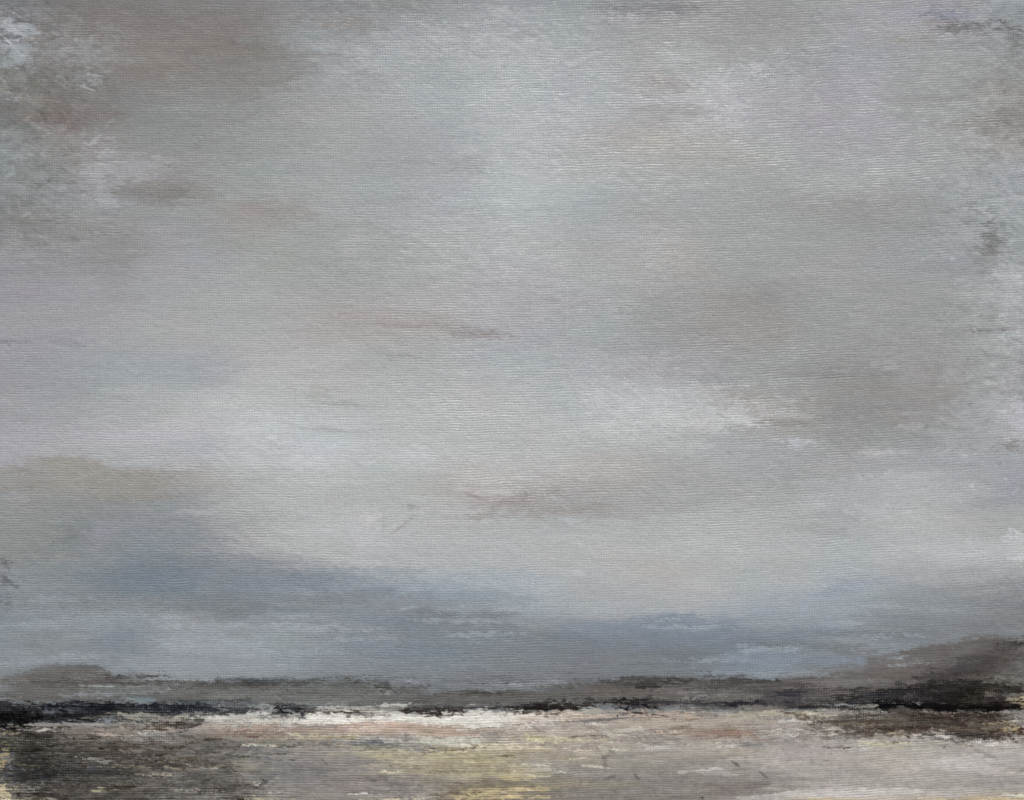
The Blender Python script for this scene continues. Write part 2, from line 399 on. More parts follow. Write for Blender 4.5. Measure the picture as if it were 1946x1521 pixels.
S(1000, 1150, 1280, 1160, 24, (160, 166, 168), .5, 1.2, .2)
S(1110, 1190, 1420, 1182, 26, (122, 130, 146), .8, 1.1, .1, rough=.4)
S(1250, 1170, 1330, 1172, 12, (120, 126, 146), .5, 1.1, .2)
S(1240, 1180, 1290, 1176, 6, (176, 180, 182), .5, .9, .5)
S(1050, 1215, 1300, 1222, 34, (114, 119, 130), .6, 1.2, .0)
S(1290, 1214, 1480, 1206, 26, (116, 122, 138), .7, 1.2, .0)
S(1380, 1218, 1640, 1228, 20, (108, 112, 114), .6, 1.2, .0)
S(1380, 1250, 1640, 1255, 34, (126, 136, 156), .65, 1.2, .1)
E(1415, 1240, 24, 18, (142, 148, 160), .5, 1.1, .3)
S(1330, 1278, 1620, 1284, 12, (146, 152, 160), .5, 1.1, .3)
E(1500, 1150, 120, 20, (150, 154, 168), .5, 1.2, .2)
S(1460, 1130, 1660, 1120, 20, (140, 144, 160), .6, 1.1, .3, rough=.4)
E(1640, 1108, 90, 16, (138, 142, 158), .5, 1.2, .1)
E(1560, 1170, 110, 20, (146, 150, 160), .5, 1.2, .2)
E(1860, 1115, 90, 20, (140, 142, 144), .5, 1.2, .1)
E(1930, 1145, 60, 36, (110, 111, 115), .6, 1.2, .2)
S(1640, 1150, 1830, 1162, 10, (162, 166, 172), .5, 1.0, .5, rough=.5)
S(1620, 1168, 1800, 1176, 12, (120, 122, 128), .5, 1.1, .1)
S(1700, 1192, 1920, 1190, 26, (116, 118, 120), .6, 1.2, .1)
S(1560, 1205, 1780, 1200, 18, (112, 114, 116), .5, 1.2, .1)
E(1690, 1232, 60, 16, (140, 146, 154), .5, 1.1, .4)
S(200, 1080, 620, 1112, 70, (116, 124, 138), .5, 1.3, .1)
S(640, 1110, 1000, 1140, 40, (126, 135, 150), .45, 1.3, .15)
S(1080, 1200, 1600, 1200, 56, (118, 126, 142), .5, 1.3, .15)
S(640, 1200, 1000, 1215, 40, (118, 124, 136), .4, 1.3, .15)
for _x, _y, _w in ((120, 1140, 120), (330, 1168, 160), (560, 1172, 140), (640, 1196, 200), (430, 1212, 160), (700, 1216, 120), (880, 1160, 130), (930, 1206, 150), (1120, 1170, 150), (1300, 1192, 130), (1560, 1186, 170), (1690, 1210, 120), (1480, 1236, 130), (1340, 1256, 160), (180, 1246, 140), (60, 1190, 120), (560, 1240, 150), (1020, 1120, 130), (820, 1120, 140)):
    S(_x - _w / 2, _y, _x + _w / 2, _y - 2, 12, (158, 164, 173), .5, .9, .75, wv=1.2, rough=.6)
# lower-left bank
E(8, 1110, 16, 40, (92, 93, 94), .7, .9, .5, rough=.6, jit=8)
E(8, 1130, 14, 14, (140, 142, 150), .6, .8, .6, rough=.6)
E(190, 1150, 130, 18, (120, 121, 122), .5, 1.2, .0)
E(380, 1160, 100, 20, (115, 118, 121), .5, 1.2, .0)
E(70, 1170, 70, 24, (138, 146, 156), .4, 1.2, .1)
E(240, 1205, 60, 34, (122, 127, 140), .5, 1.2, .1)
E(210, 1225, 40, 20, (118, 122, 134), .5, 1.1, .2)
S(300, 1190, 480, 1186, 12, (160, 163, 170), .5, 1.0, .5, rough=.5)
S(300, 1225, 500, 1226, 26, (156, 160, 172), .55, 1.2, .3)
S(420, 1205, 480, 1210, 10, (132, 130, 128), .5, 1.0, .3)
E(60, 1215, 50, 16, (118, 122, 124), .5, 1.1, .2)
S(0, 1262, 130, 1254, 12, (144, 148, 158), .6, 1.0, .2)
S(220, 1260, 480, 1270, 30, (142, 146, 152), .6, 1.2, .1)
S(520, 1250, 900, 1262, 40, (128, 133, 142), .4, 1.3, .0)
# ------------------------------------------------------------------ HILLS
P([(0, 1284), (40, 1277), (75, 1266), (130, 1262), (185, 1266), (205, 1276), (240, 1284), (330, 1292), (430, 1297), (520, 1300), (620, 1301), (760, 1303), (800, 1312), (980, 1312), (1100, 1312), (1150, 1300)],
  [(0, 1334), (200, 1334), (430, 1336), (600, 1344), (760, 1340), (980, 1342), (1150, 1342)], (104, 104, 102), .95, 6, 0, rough=2.5, ends=8, jit=6)
S(60, 1290, 200, 1284, 34, (98, 91, 86), .7, 1.0, .1)
S(80, 1266, 190, 1268, 8, (92, 88, 84), .5, .9, .2)
S(0, 1300, 120, 1315, 30, (100, 98, 94), .6, 1.0)
S(130, 1290, 190, 1286, 8, (140, 140, 140), .6, .8, .5)
S(135, 1306, 160, 1300, 20, (80, 78, 76), .6, .9, .3)
S(150, 1302, 215, 1305, 4, (168, 170, 172), .7, .7, .5)
S(200, 1300, 220, 1298, 6, (150, 152, 152), .6, .7, .4)
S(190, 1310, 330, 1312, 10, (126, 128, 128), .6, .9, .5)
S(110, 1322, 240, 1318, 8, (138, 142, 148), .7, .9, .4)
S(240, 1325, 300, 1327, 8, (128, 140, 150), .8, .9, .3)
S(200, 1288, 232, 1284, 12, (66, 62, 60), .85, .8, .4)
S(200, 1296, 260, 1300, 7, (72, 68, 64), .8, .8, .4)
S(235, 1285, 320, 1286, 5, (72, 68, 66), .8, .8, .4)
S(255, 1295, 375, 1296, 9, (80, 77, 74), .8, .9, .3)
S(290, 1289, 380, 1291, 3, (150, 155, 162), .7, .8, .4)
S(330, 1302, 430, 1310, 16, (108, 108, 106), .6, 1.0, .2)
S(360, 1304, 480, 1300, 14, (88, 88, 84), .7, .9, .2)
S(380, 1298, 620, 1296, 15, (68, 68, 65), .85, 1.1, .35, rough=.3)
S(430, 1292, 560, 1291, 5, (74, 80, 82), .7, .8, .4)
S(560, 1293, 710, 1296, 11, (72, 73, 70), .75, .9, .35)
S(640, 1300, 760, 1305, 10, (88, 90, 88), .7, 1.0, .2)
E(731, 1302, 16, 6, (68, 68, 66), .85, .8, .3)
S(400, 1318, 560, 1322, 14, (124, 128, 124), .7, 1.0, .2)
S(480, 1326, 700, 1330, 16, (122, 126, 122), .6, 1.1, .3)
S(560, 1312, 760, 1316, 14, (100, 102, 98), .6, 1.0, .1)
S(640, 1340, 710, 1336, 5, (92, 95, 92), .7, .9, .2)
P([(780, 1318), (840, 1312), (930, 1311), (1000, 1318)], [(780, 1340), (900, 1342), (1000, 1340)], (97, 93, 90), .8, 6, .0, rough=2, ends=30)
S(860, 1314, 960, 1314, 5, (84, 82, 78), .6, .9, .2)
S(780, 1288, 1080, 1292, 26, (122, 124, 130), .8, 1.2, .0)
S(960, 1300, 1080, 1298, 8, (140, 145, 152), .6, 1.0, .3)
S(1000, 1296, 1060, 1296, 4, (165, 172, 180), .6, .8, .5)
S(1010, 1308, 1130, 1310, 14, (92, 92, 91), .7, 1.0, .2)
S(960, 1322, 1150, 1322, 18, (96, 95, 90), .85, 1.0, .1)
# right-hand hills
P([(1100, 1304), (1140, 1297), (1200, 1290), (1235, 1286), (1300, 1290), (1460, 1292), (1560, 1284), (1640, 1272), (1650, 1250), (1740, 1236), (1800, 1225), (1860, 1216), (1960, 1204)],
  [(1100, 1340), (1300, 1344), (1460, 1346), (1700, 1350), (1960, 1350)], (101, 96, 92), .93, 7, 0, rough=3, ends=20, jit=7)
S(1110, 1300, 1200, 1294, 8, (76, 72, 72), .85, .9, .4)
S(1180, 1290, 1250, 1286, 9, (70, 68, 68), .8, .8, .4)
S(1180, 1302, 1245, 1300, 15, (60, 58, 56), .8, .8, .4)
S(1235, 1294, 1320, 1294, 16, (58, 56, 54), .9, .8, .35)
S(1300, 1294, 1480, 1295, 9, (66, 64, 62), .85, .9, .3)
S(1330, 1304, 1470, 1306, 10, (78, 75, 74), .7, 1.0, .3)
S(1250, 1312, 1340, 1308, 18, (118, 114, 112), .6, 1.0, .2)
S(1120, 1308, 1240, 1318, 18, (100, 92, 88), .7, 1.0, .2)
S(1290, 1328, 1350, 1322, 10, (142, 142, 140), .7, .9, .4)
S(1340, 1324, 1450, 1322, 7, (134, 134, 132), .6, .9, .4)
S(1400, 1312, 1480, 1316, 12, (74, 72, 72), .8, .9, .3)
S(1446, 1300, 1560, 1298, 12, (96, 92, 90), .7, 1.0, .2)
S(1440, 1320, 1600, 1326, 26, (82, 78, 78), .8, 1.0, .35, rough=.5)
E(1503, 1320, 22, 14, (46, 46, 56), .85, .8, .5, rough=.6)
S(1470, 1308, 1560, 1300, 14, (80, 72, 74), .7, 1.0, .3)
S(1540, 1298, 1700, 1296, 16, (124, 120, 118), .7, 1.1, .3)
S(1640, 1262, 1760, 1252, 30, (118, 112, 108), .7, 1.1, .35, rough=.4)
S(1660, 1280, 1800, 1270, 34, (106, 97, 92), .75, 1.0, .3)
S(1670, 1250, 1720, 1247, 7, (158, 165, 172), .6, .8, .5)
S(1680, 1266, 1740, 1264, 6, (160, 163, 166), .6, .8, .5)
S(1720, 1240, 1850, 1222, 16, (98, 90, 84), .7, 1.0, .3)
S(1760, 1252, 1860, 1236, 18, (108, 99, 92), .7, 1.0, .3)
S(1700, 1296, 1760, 1293, 6, (142, 138, 135), .6, .9, .4)
S(1830, 1212, 1900, 1206, 14, (102, 97, 92), .7, 1.0, .4)
S(1860, 1232, 1900, 1222, 14, (88, 78, 72), .75, .9, .35)
S(1888, 1232, 1936, 1226, 22, (54, 44, 40), .92, .8, .3)
S(1924, 1238, 1940, 1222, 8, (46, 36, 34), .9, .8, .3)
S(1810, 1268, 1880, 1256, 28, (62, 62, 68), .85, .9, .5, rough=.5)
S(1840, 1280, 1876, 1268, 14, (36, 36, 40), .85, .9, .4)
S(1850, 1272, 1920, 1248, 24, (80, 66, 58), .8, .9, .4)
E(1918, 1262, 24, 10, (112, 114, 114), .7, 1.0, .3)
P([(1870, 1276), (1960, 1268)], [(1870, 1300), (1960, 1300)], (122, 120, 116), .8, 6, .1, rough=3)
S(1885, 1290, 1925, 1286, 7, (182, 182, 178), .85, .9, .4)
S(1860, 1296, 1946, 1298, 6, (128, 126, 120), .7, .9, .4)
E(1850, 1282, 120, 38, (86, 79, 74), .5, 1.2, .35)
E(1900, 1244, 60, 26, (84, 74, 68), .5, 1.2, .4)
E(1740, 1290, 90, 22, (92, 86, 82), .5, 1.2, .4)
# ------------------------------------------------------------------ FIELD ground tone
P([(-20, 1378), (200, 1372), (400, 1352), (560, 1346), (700, 1346), (960, 1350), (1200, 1350), (1450, 1348), (1600, 1350), (1966, 1350)], [(-20, 1560), (1966, 1560)], (142, 136, 130), 1, 5, 0, rough=3, ends=1, jit=8)
P([(-20, 1380), (240, 1380), (420, 1392), (500, 1425)], [(-20, 1560), (500, 1560)], (100, 96, 91), .88, 14, .3, rough=10, ends=60, jit=12)
P([(960, 1350), (1440, 1352)], [(960, 1442), (1440, 1430)], (166, 156, 145), .85, 10, .2, rough=8, ends=60, jit=8)
P([(1420, 1395), (1966, 1402)], [(1420, 1560), (1966, 1560)], (166, 160, 155), .88, 12, .1, rough=8, ends=60, jit=6)
P([(480, 1425), (780, 1430)], [(480, 1560), (780, 1560)], (127, 122, 119), .85, 10, .0, rough=6, ends=40, jit=5)
# shore, left
S(395, 1362, 500, 1356, 26, (182, 182, 176), .9, .9, .3, th=.3)
S(430, 1372, 560, 1370, 14, (190, 188, 180), .85, .9, .3, th=.3)
S(380, 1383, 560, 1380, 10, (176, 160, 146), .8, .9, .2)
S(560, 1366, 700, 1368, 18, (228, 225, 216), 1, .8, .2, th=.6, rough=.3)
S(640, 1366, 880, 1366, 18, (226, 224, 216), 1, .8, .2, th=.6, rough=.3)
S(700, 1353, 800, 1356, 12, (200, 200, 192), .8, .9, .3, th=.3)
S(800, 1372, 985, 1368, 24, (212, 210, 200), .95, .8, .2, th=.5)
S(860, 1362, 980, 1358, 14, (226, 222, 212), .9, .8, .3, th=.5)
S(580, 1346, 700, 1347, 7, (186, 186, 178), .8, .9, .3)
S(700, 1343, 800, 1337, 8, (196, 194, 186), .85, .9, .3)
S(480, 1342, 600, 1342, 9, (150, 150, 144), .6, .9, .5)
S(960, 1360, 1100, 1358, 14, (208, 196, 184), .85, .9, .3)
S(960, 1370, 1170, 1362, 12, (196, 176, 160), .85, .9, .2)
S(1100, 1350, 1180, 1350, 10, (170, 168, 156), .8, .9, .3)
# salmon and brown
S(645, 1384, 905, 1394, 24, (168, 149, 134), .97, .8, .1, rough=.3, taper=.3)
S(650, 1377, 800, 1380, 10, (176, 152, 136), .9, .8, .2)
S(480, 1384, 660, 1388, 16, (164, 142, 128), .8, .9, .4)
S(430, 1390, 540, 1394, 16, (128, 112, 101), .8, .9, .3)
S(440, 1398, 520, 1400, 7, (96, 76, 64), .7, .8, .4)
S(560, 1398, 690, 1398, 14, (196, 186, 152), .8, .9, .5)
S(570, 1401, 680, 1402, 6, (122, 112, 88), .7, .8, .6)
S(500, 1398, 620, 1402, 6, (190, 170, 148), .6, .8, .5)
S(470, 1408, 580, 1412, 16, (136, 130, 112), .75, 1.0, .4)
E(730, 1408, 44, 12, (98, 101, 104), .85, .9, .4, rough=.5)
E(705, 1412, 22, 9, (84, 88, 90), .7, .8, .4)
S(740, 1416, 800, 1412, 10, (120, 116, 114), .6, .9, .4)
S(770, 1408, 910, 1410, 18, (196, 194, 180), .85, .9, .4)
S(840, 1410, 890, 1410, 6, (150, 150, 150), .7, .8, .5)
E(805, 1424, 40, 10, (132, 138, 136), .8, .9, .4)
S(560, 1412, 690, 1418, 14, (106, 101, 96), .85, .9, .1)
S(480, 1424, 570, 1426, 16, (90, 95, 98), .75, .9, .4)
S(480, 1438, 520, 1442, 6, (84, 88, 92), .6, .8, .4)
# yellow grass
P([(690, 1420), (760, 1422), (860, 1414), (1010, 1408), (1090, 1440)], [(690, 1476), (860, 1484), (1020, 1484), (1090, 1470)], (160, 151, 126), .85, 10, .35, wv=1.4, rough=6, ends=36, jit=8)
S(830, 1440, 1000, 1444, 44, (154, 145, 112), .55, 1.1, .4, wv=1.5)
S(690, 1430, 840, 1440, 24, (176, 166, 136), .6, 1.1, .6, wv=1.6)
S(850, 1425, 1010, 1425, 16, (184, 177, 150), .6, 1.0, .5, wv=1.4)
S(900, 1455, 1000, 1462, 14, (122, 113, 90), .5, 1.0, .5)
S(690, 1468, 760, 1469, 5, (190, 182, 152), .8, .8, .4)
S(640, 1478, 860, 1482, 20, (118, 113, 108), .6, 1.1, .1)
P([(840, 1486), (1060, 1470)], [(840, 1506), (1060, 1505)], (112, 105, 96), .7, 10, .1, rough=6, ends=40)
P([(820, 1496), (1060, 1470)], [(820, 1560), (1060, 1560)], (112, 102, 86), .75, 10, .3, rough=6, ends=30)
for _x, _y, _w in ((905, 1508, 60), (960, 1502, 60), (985, 1478, 60), (1010, 1500, 60), (935, 1516, 110), (1000, 1516, 90), (870, 1518, 60), (1030, 1490, 40), (975, 1462, 40)):
    S(_x - _w / 2, _y, _x + _w / 2, _y, 9, (206, 184, 134), .8, .8, .9, wv=1.4, rough=.7, jit=10)
S(670, 1519, 790, 1518, 8, (216, 204, 172), .9, .8, .5, wv=1.2)
S(460, 1519, 560, 1519, 7, (206, 192, 152), .85, .8, .5, wv=1.2)
# slate middle-left
S(490, 1460, 560, 1452, 12, (100, 102, 102), .6, .9, .4)
S(520, 1474, 560, 1464, 8, (92, 96, 94), .7, .9, .4)
S(495, 1492, 506, 1484, 9, (70, 70, 72), .8, .7, .3)
S(612, 1442, 622, 1454, 4, (96, 92, 92), .7, .8, .2)
S(590, 1465, 720, 1468, 10, (140, 136, 134), .4, 1.0, .3)
S(480, 1502, 700, 1508, 12, (138, 133, 127), .5, 1.0, .4)
# centre-right field
S(1000, 1402, 1082, 1404, 12, (196, 190, 146), .8, .9, .5, wv=1.2)
S(1040, 1388, 1090, 1386, 9, (186, 180, 150), .6, .9, .5)
S(1090, 1371, 1205, 1364, 5, (98, 93, 94), .8, .8, .3, taper=.7)
S(1070, 1374, 1160, 1374, 12, (146, 138, 136), .6, 1.0, .3)
S(1180, 1358, 1330, 1364, 16, (180, 160, 145), .8, .9, .4)
S(1130, 1380, 1300, 1378, 14, (172, 158, 140), .6, 1.0, .4)
S(1020, 1412, 1060, 1414, 8, (110, 106, 100), .5, .9, .3)
S(960, 1424, 1160, 1432, 20, (168, 156, 134), .7, 1.1, .3)
S(1090, 1404, 1180, 1410, 12, (174, 156, 134), .5, 1.0, .3)
S(1290, 1382, 1300, 1383, 8, (108, 84, 72), .6, .8, .3)
S(1270, 1385, 1310, 1384, 8, (116, 90, 76), .7, .8, .4)
S(1290, 1392, 1425, 1394, 17, (150, 124, 108), .75, .9, .35)
S(1370, 1398, 1420, 1394, 9, (130, 104, 90), .7, .8, .4)
S(1340, 1376, 1420, 1372, 12, (150, 134, 128), .6, 1.0, .3)
S(1210, 1376, 1330, 1370, 9, (176, 172, 146), .6, .9, .6)
S(1360, 1360, 1460, 1356, 9, (176, 172, 146), .7, .9, .6)
S(1150, 1402, 1320, 1406, 22, (124, 118, 114), .7, 1.0, .4)
S(1380, 1402, 1480, 1408, 14, (128, 126, 122), .6, 1.0, .5)
S(1210, 1428, 1360, 1418, 14, (164, 160, 155), .7, 1.0, .4)
S(1330, 1408, 1420, 1412, 10, (158, 160, 156), .5, .9, .5)
S(1000, 1455, 1150, 1462, 22, (140, 138, 136), .6, 1.1, .1)
P([(1000, 1462), (1240, 1470), (1460, 1475)], [(1000, 1560), (1460, 1560)], (122, 117, 111), .7, 12, .1, rough=6, ends=60)
S(1230, 1452, 1400, 1456, 14, (126, 122, 118), .5, 1.0, .3)
S(1240, 1456, 1380, 1458, 3, (172, 168, 164), .6, .7, .3)
S(1310, 1470, 1400, 1474, 12, (166, 162, 158), .7, 1.0, .4)
S(1165, 1427, 1146, 1440, 7, (92, 88, 84), .85, .8, .2)
S(1145, 1438, 1150, 1460, 9, (88, 83, 78), .85, .8, .2, bend=-2)
S(1155, 1452, 1160, 1444, 5, (112, 108, 104), .5, .8, .2)
S(1150, 1480, 1168, 1476, 6, (88, 84, 82), .8, .8, .2)
S(1205, 1472, 1214, 1480, 5, (84, 80, 80), .8, .8, .2)
S(1115, 1462, 1120, 1476, 3, (96, 92, 88), .5, .8, .1)
S(1392, 1448, 1406, 1458, 5, (78, 76, 76), .8, .8, .2)
S(1398, 1472, 1410, 1476, 4, (88, 86, 86), .7, .8, .2)
S(1442, 1466, 1458, 1478, 5, (80, 78, 78), .8, .8, .2)
S(1425, 1382, 1432, 1398, 6, (108, 88, 78), .6, .8, .3)
S(1176, 1440, 1192, 1436, 8, (178, 176, 150), .6, .8, .4)
# right field
S(1446, 1356, 1580, 1360, 12, (196, 186, 160), .75, .9, .6, wv=1.2)
S(1500, 1352, 1640, 1350, 8, (150, 144, 134), .7, .9, .4)
S(1485, 1354, 1530, 1358, 9, (80, 70, 60), .7, .8, .5)
S(1446, 1375, 1600, 1380, 16, (176, 168, 156), .5, 1.0, .4)
P([(1540, 1362), (1640, 1352), (1800, 1350), (1930, 1356)], [(1560, 1392), (1640, 1402), (1780, 1398), (1860, 1412), (1930, 1396)], (82, 74, 67), .9, 8, .5, rough=7, ends=30, jit=16)
S(1500, 1398, 1640, 1404, 16, (112, 108, 102), .7, 1.0, .5)
S(1560, 1380, 1600, 1386, 14, (176, 176, 170), .6, .9, .5)
S(1600, 1384, 1650, 1392, 14, (88, 78, 72), .7, .9, .5)
S(1480, 1420, 1560, 1438, 14, (132, 126, 120), .5, 1.0, .4)
S(1700, 1362, 1900, 1362, 14, (50, 41, 39), .8, .9, .5)
S(1770, 1360, 1830, 1368, 8, (62, 42, 39), .8, .9, .4)
S(1740, 1376, 1800, 1384, 12, (68, 52, 48), .7, .9, .5)
S(1800, 1392, 1890, 1402, 16, (66, 60, 58), .8, .9, .5)
S(1640, 1364, 1740, 1366, 5, (160, 154, 146), .7, .8, .5)
S(1720, 1374, 1800, 1368, 4, (168, 160, 150), .7, .8, .5)
S(1850, 1376, 1930, 1372, 5, (196, 186, 150), .6, .8, .6)
S(1780, 1404, 1860, 1412, 6, (52, 52, 54), .7, .8, .5)
S(1820, 1407, 1850, 1408, 5, (214, 216, 214), .7, .7, .5)
S(1690, 1392, 1730, 1396, 12, (198, 186, 146), .75, .9, .6, wv=1.2)
S(1690, 1414, 1770, 1416, 12, (192, 186, 152), .7, .9, .5, wv=1.2)
S(1690, 1430, 1740, 1460, 40, (170, 162, 138), .55, 1.1, .3)
S(1680, 1487, 1760, 1488, 6, (196, 182, 140), .7, .8, .5)
S(1560, 1412, 1690, 1432, 22, (166, 161, 156), .6, 1.1, .1)
S(1740, 1430, 1946, 1436, 26, (178, 172, 168), .7, 1.1, .1)
S(1780, 1450, 1890, 1454, 26, (190, 184, 180), .8, 1.1, .1)
S(1446, 1446, 1560, 1450, 18, (172, 166, 161), .5, 1.1, .2)
S(1500, 1470, 1740, 1474, 14, (142, 137, 132), .6, 1.1, .1)
S(1760, 1478, 1946, 1486, 26, (144, 139, 134), .7, 1.1, .1)
S(1600, 1490, 1760, 1494, 12, (136, 130, 124), .6, 1.1, .1)
S(1400, 1516, 1560, 1512, 14, (182, 176, 171), .7, 1.0, .1, th=.3)
S(1480, 1510, 1750, 1504, 16, (190, 184, 180), .85, .9, .1, th=.5, taper=.7)
P([(1600, 1520), (1740, 1510), (1800, 1518), (1880, 1506), (1966, 1512)], [(1600, 1560), (1966, 1560)], (182, 162, 124), .85, 4, .4, wv=1.0, rough=4, ends=10, jit=10)
S(1850, 1424, 1895, 1442, 9, (112, 112, 106), .8, .9, .2, taper=.6)
S(1920, 1396, 1946, 1388, 30, (60, 42, 34), .85, .9, .4)
S(1905, 1390, 1940, 1380, 14, (200, 184, 136), .7, .9, .7)
P([(1915, 1332), (1966, 1322)], [(1915, 1348), (1966, 1350)], (208, 194, 152), .85, 5, .4, rough=4, ends=8)
# left field
S(0, 1392, 130, 1396, 20, (46, 44, 42), .8, .9, .4, rough=.5)
S(0, 1415, 110, 1422, 36, (56, 57, 53), .8, 1.0, .2)
S(50, 1378, 190, 1378, 5, (150, 146, 142), .85, .8, .4)
S(110, 1384, 190, 1381, 5, (168, 163, 158), .85, .8, .4)
S(60, 1392, 90, 1388, 12, (130, 128, 130), .7, .7, .7, wv=1.4)
S(90, 1402, 135, 1402, 11, (178, 168, 156), .8, .9, .4)
S(100, 1398, 240, 1394, 22, (128, 119, 111), .8, 1.0, .2)
S(190, 1386, 330, 1390, 14, (158, 148, 136), .75, .9, .5)
S(200, 1404, 330, 1408, 14, (140, 136, 130), .7, .9, .4)
S(250, 1392, 340, 1398, 10, (130, 134, 132), .6, .9, .3)
S(275, 1384, 320, 1384, 9, (66, 56, 50), .8, .8, .4)
S(330, 1379, 380, 1379, 10, (60, 50, 46), .85, .8, .3)
S(200, 1420, 320, 1434, 36, (74, 66, 61), .8, 1.0, .4, rough=.5)
S(110, 1412, 210, 1422, 20, (104, 97, 90), .7, 1.0, .3)
S(220, 1446, 330, 1450, 14, (58, 54, 50), .75, .9, .4)
S(0, 1438, 70, 1442, 16, (60, 60, 62), .7, .9, .4)
E(130, 1478, 260, 56, (60, 58, 56), .7, 1.2, .5, wv=1.4)
E(70, 1420, 120, 30, (56, 55, 52), .6, 1.1, .35)
E(300, 1440, 120, 24, (74, 70, 66), .5, 1.0, .5)
E(380, 1480, 120, 34, (92, 88, 85), .45, 1.0, .5)
P([(-20, 1440), (120, 1440), (210, 1446), (250, 1470)], [(-20, 1500), (120, 1496), (250, 1480)], (48, 47, 47), .7, 16, .6, wv=1.8, rough=8, ends=20, jit=10)
E(22, 1470, 34, 20, (74, 80, 92), .6, 1.0, .5, wv=1.2)
E(10, 1440, 20, 12, (128, 132, 138), .6, .9, .5)
E(190, 1462, 30, 10, (82, 88, 98), .6, 1.0, .5)
S(150, 1441, 220, 1446, 4, (160, 158, 156), .8, .7, .4)
S(262, 1440, 300, 1440, 4, (166, 160, 156), .8, .7, .4)
S(185, 1455, 275, 1458, 8, (170, 162, 128), .45, .8, .7, wv=1.2)
S(290, 1458, 420, 1460, 6, (168, 163, 142), .4, .8, .7)
S(400, 1456, 480, 1454, 8, (164, 158, 130), .4, .8, .7)
S(420, 1400, 490, 1410, 16, (146, 138, 128), .7, 1.0, .5)
S(310, 1405, 400, 1412, 20, (112, 108, 102), .6, 1.0, .5)
S(370, 1428, 490, 1434, 12, (86, 84, 80), .7, .9, .5)
S(420, 1446, 500, 1450, 12, (158, 152, 144), .7, .9, .4)
S(100, 1500, 300, 1510, 26, (84, 79, 74), .75, 1.0, .4)
S(0, 1500, 90, 1492, 14, (112, 110, 104), .7, .9, .4)
S(60, 1505, 150, 1515, 22, (52, 50, 48), .7, .9, .5)
S(210, 1490, 330, 1494, 16, (96, 92, 88), .6, 1.0, .3)
S(160, 1504, 260, 1498, 4, (172, 166, 130), .8, .7, .6)
S(150, 1520, 300, 1519, 6, (62, 58, 54), .7, .8, .3)
S(320, 1480, 480, 1474, 24, (126, 122, 117), .6, 1.0, .4)
S(350, 1472, 400, 1478, 12, (74, 74, 76), .7, .9, .5)
S(410, 1484, 480, 1500, 26, (80, 79, 78), .7, .9, .5)
S(400, 1514, 480, 1518, 10, (84, 82, 80), .7, .9, .4)
S(320, 1500, 410, 1506, 12, (150, 144, 134), .6, .9, .5)
for _y in (1390, 1402, 1418, 1432, 1446, 1458, 1476, 1488):
    E(4, _y, 9, 7, (180, 160, 114), .7, .8, .6, wv=1.4, rough=.6)
P([(-20, 1492), (10, 1494), (20, 1512), (50, 1514)], [(-20, 1560), (50, 1560)], (208, 192, 150), .8, 4, .4, wv=1.2, rough=5, ends=8)
S(560, 1366, 720, 1368, 13, (226, 222, 212), .95, .8, .15, th=.4)
S(660, 1364, 960, 1366, 13, (222, 219, 208), .9, .8, .15, th=.4)
S(470, 1369, 640, 1370, 9, (206, 200, 190), .85, .8, .3)
S(1869, 1520, 1884, 1508, 5, (196, 184, 140), .85, .8, .3)
S(1876, 1509, 1888, 1521, 5, (196, 184, 140), .8, .8, .3)
S(1897, 1521, 1896, 1505, 6, (198, 186, 148), .85, .8, .3)
S(1896, 1506, 1910, 1512, 4, (190, 178, 140), .7, .8, .3)
# ------------------------------------------------------------------ DARK TREE LINES
P([(-20, 1331), (80, 1334), (130, 1332), (200, 1330), (260, 1336), (330, 1336), (440, 1340)],
  [(-20, 1378), (60, 1376), (150, 1372), (240, 1362), (330, 1360), (400, 1352), (440, 1346)], (36, 36, 39), .92, 7, .42, rough=5, ends=22, jit=10, th=.3)
S(-20, 1362, 90, 1366, 26, (10, 10, 12), .95, .9, .3)
S(-20, 1380, 50, 1378, 7, (8, 8, 10), .9, .8, .3)
S(60, 1343, 230, 1340, 14, (17, 20, 28), .9, .9, .2)
S(10, 1340, 60, 1346, 10, (48, 46, 52), .6, .9, .4)
E(96, 1352, 14, 9, (98, 106, 116), .7, .8, .6, rough=.6)
E(137, 1353, 10, 6, (90, 98, 108), .7, .8, .6, rough=.6)
S(100, 1366, 250, 1364, 12, (26, 28, 32), .8, .9, .5)
S(200, 1358, 320, 1358, 10, (172, 168, 150), .75, .8, .9, wv=1.4, rough=.6)
S(240, 1366, 400, 1364, 12, (168, 164, 146), .7, .8, .8, wv=1.4, rough=.6)
S(250, 1370, 380, 1372, 8, (40, 38, 36), .8, .8, .6, rough=.6)
S(260, 1343, 420, 1350, 14, (34, 39, 48), .9, .9, .4)
S(330, 1334, 480, 1342, 7, (78, 84, 86), .8, .9, .4)
S(380, 1352, 470, 1354, 9, (52, 54, 56), .8, .8, .7, rough=.7)
S(430, 1346, 500, 1349, 7, (70, 72, 74), .8, .8, .6)
S(425, 1358, 450, 1352, 4, (50, 50, 54), .8, .7, .4)
S(255, 1330, 300, 1332, 9, (118, 136, 144), .8, .8, .3)
E(552, 1349, 32, 11, (26, 27, 31), 1, .8, .3, rough=.5, th=.5)
E(532, 1357, 13, 8, (24, 26, 30), .95, .8, .3, rough=.5)
S(560, 1342, 600, 1345, 8, (50, 52, 54), .9, .8, .4)
S(575, 1353, 610, 1352, 6, (58, 56, 56), .9, .8, .3)
E(571, 1365, 8, 5, (62, 62, 66), .8, .8, .4)
S(480, 1352, 500, 1350, 6, (60, 62, 66), .7, .8, .4)
S(600, 1352, 700, 1355, 6, (88, 78, 74), .9, .8, .3, taper=.7)
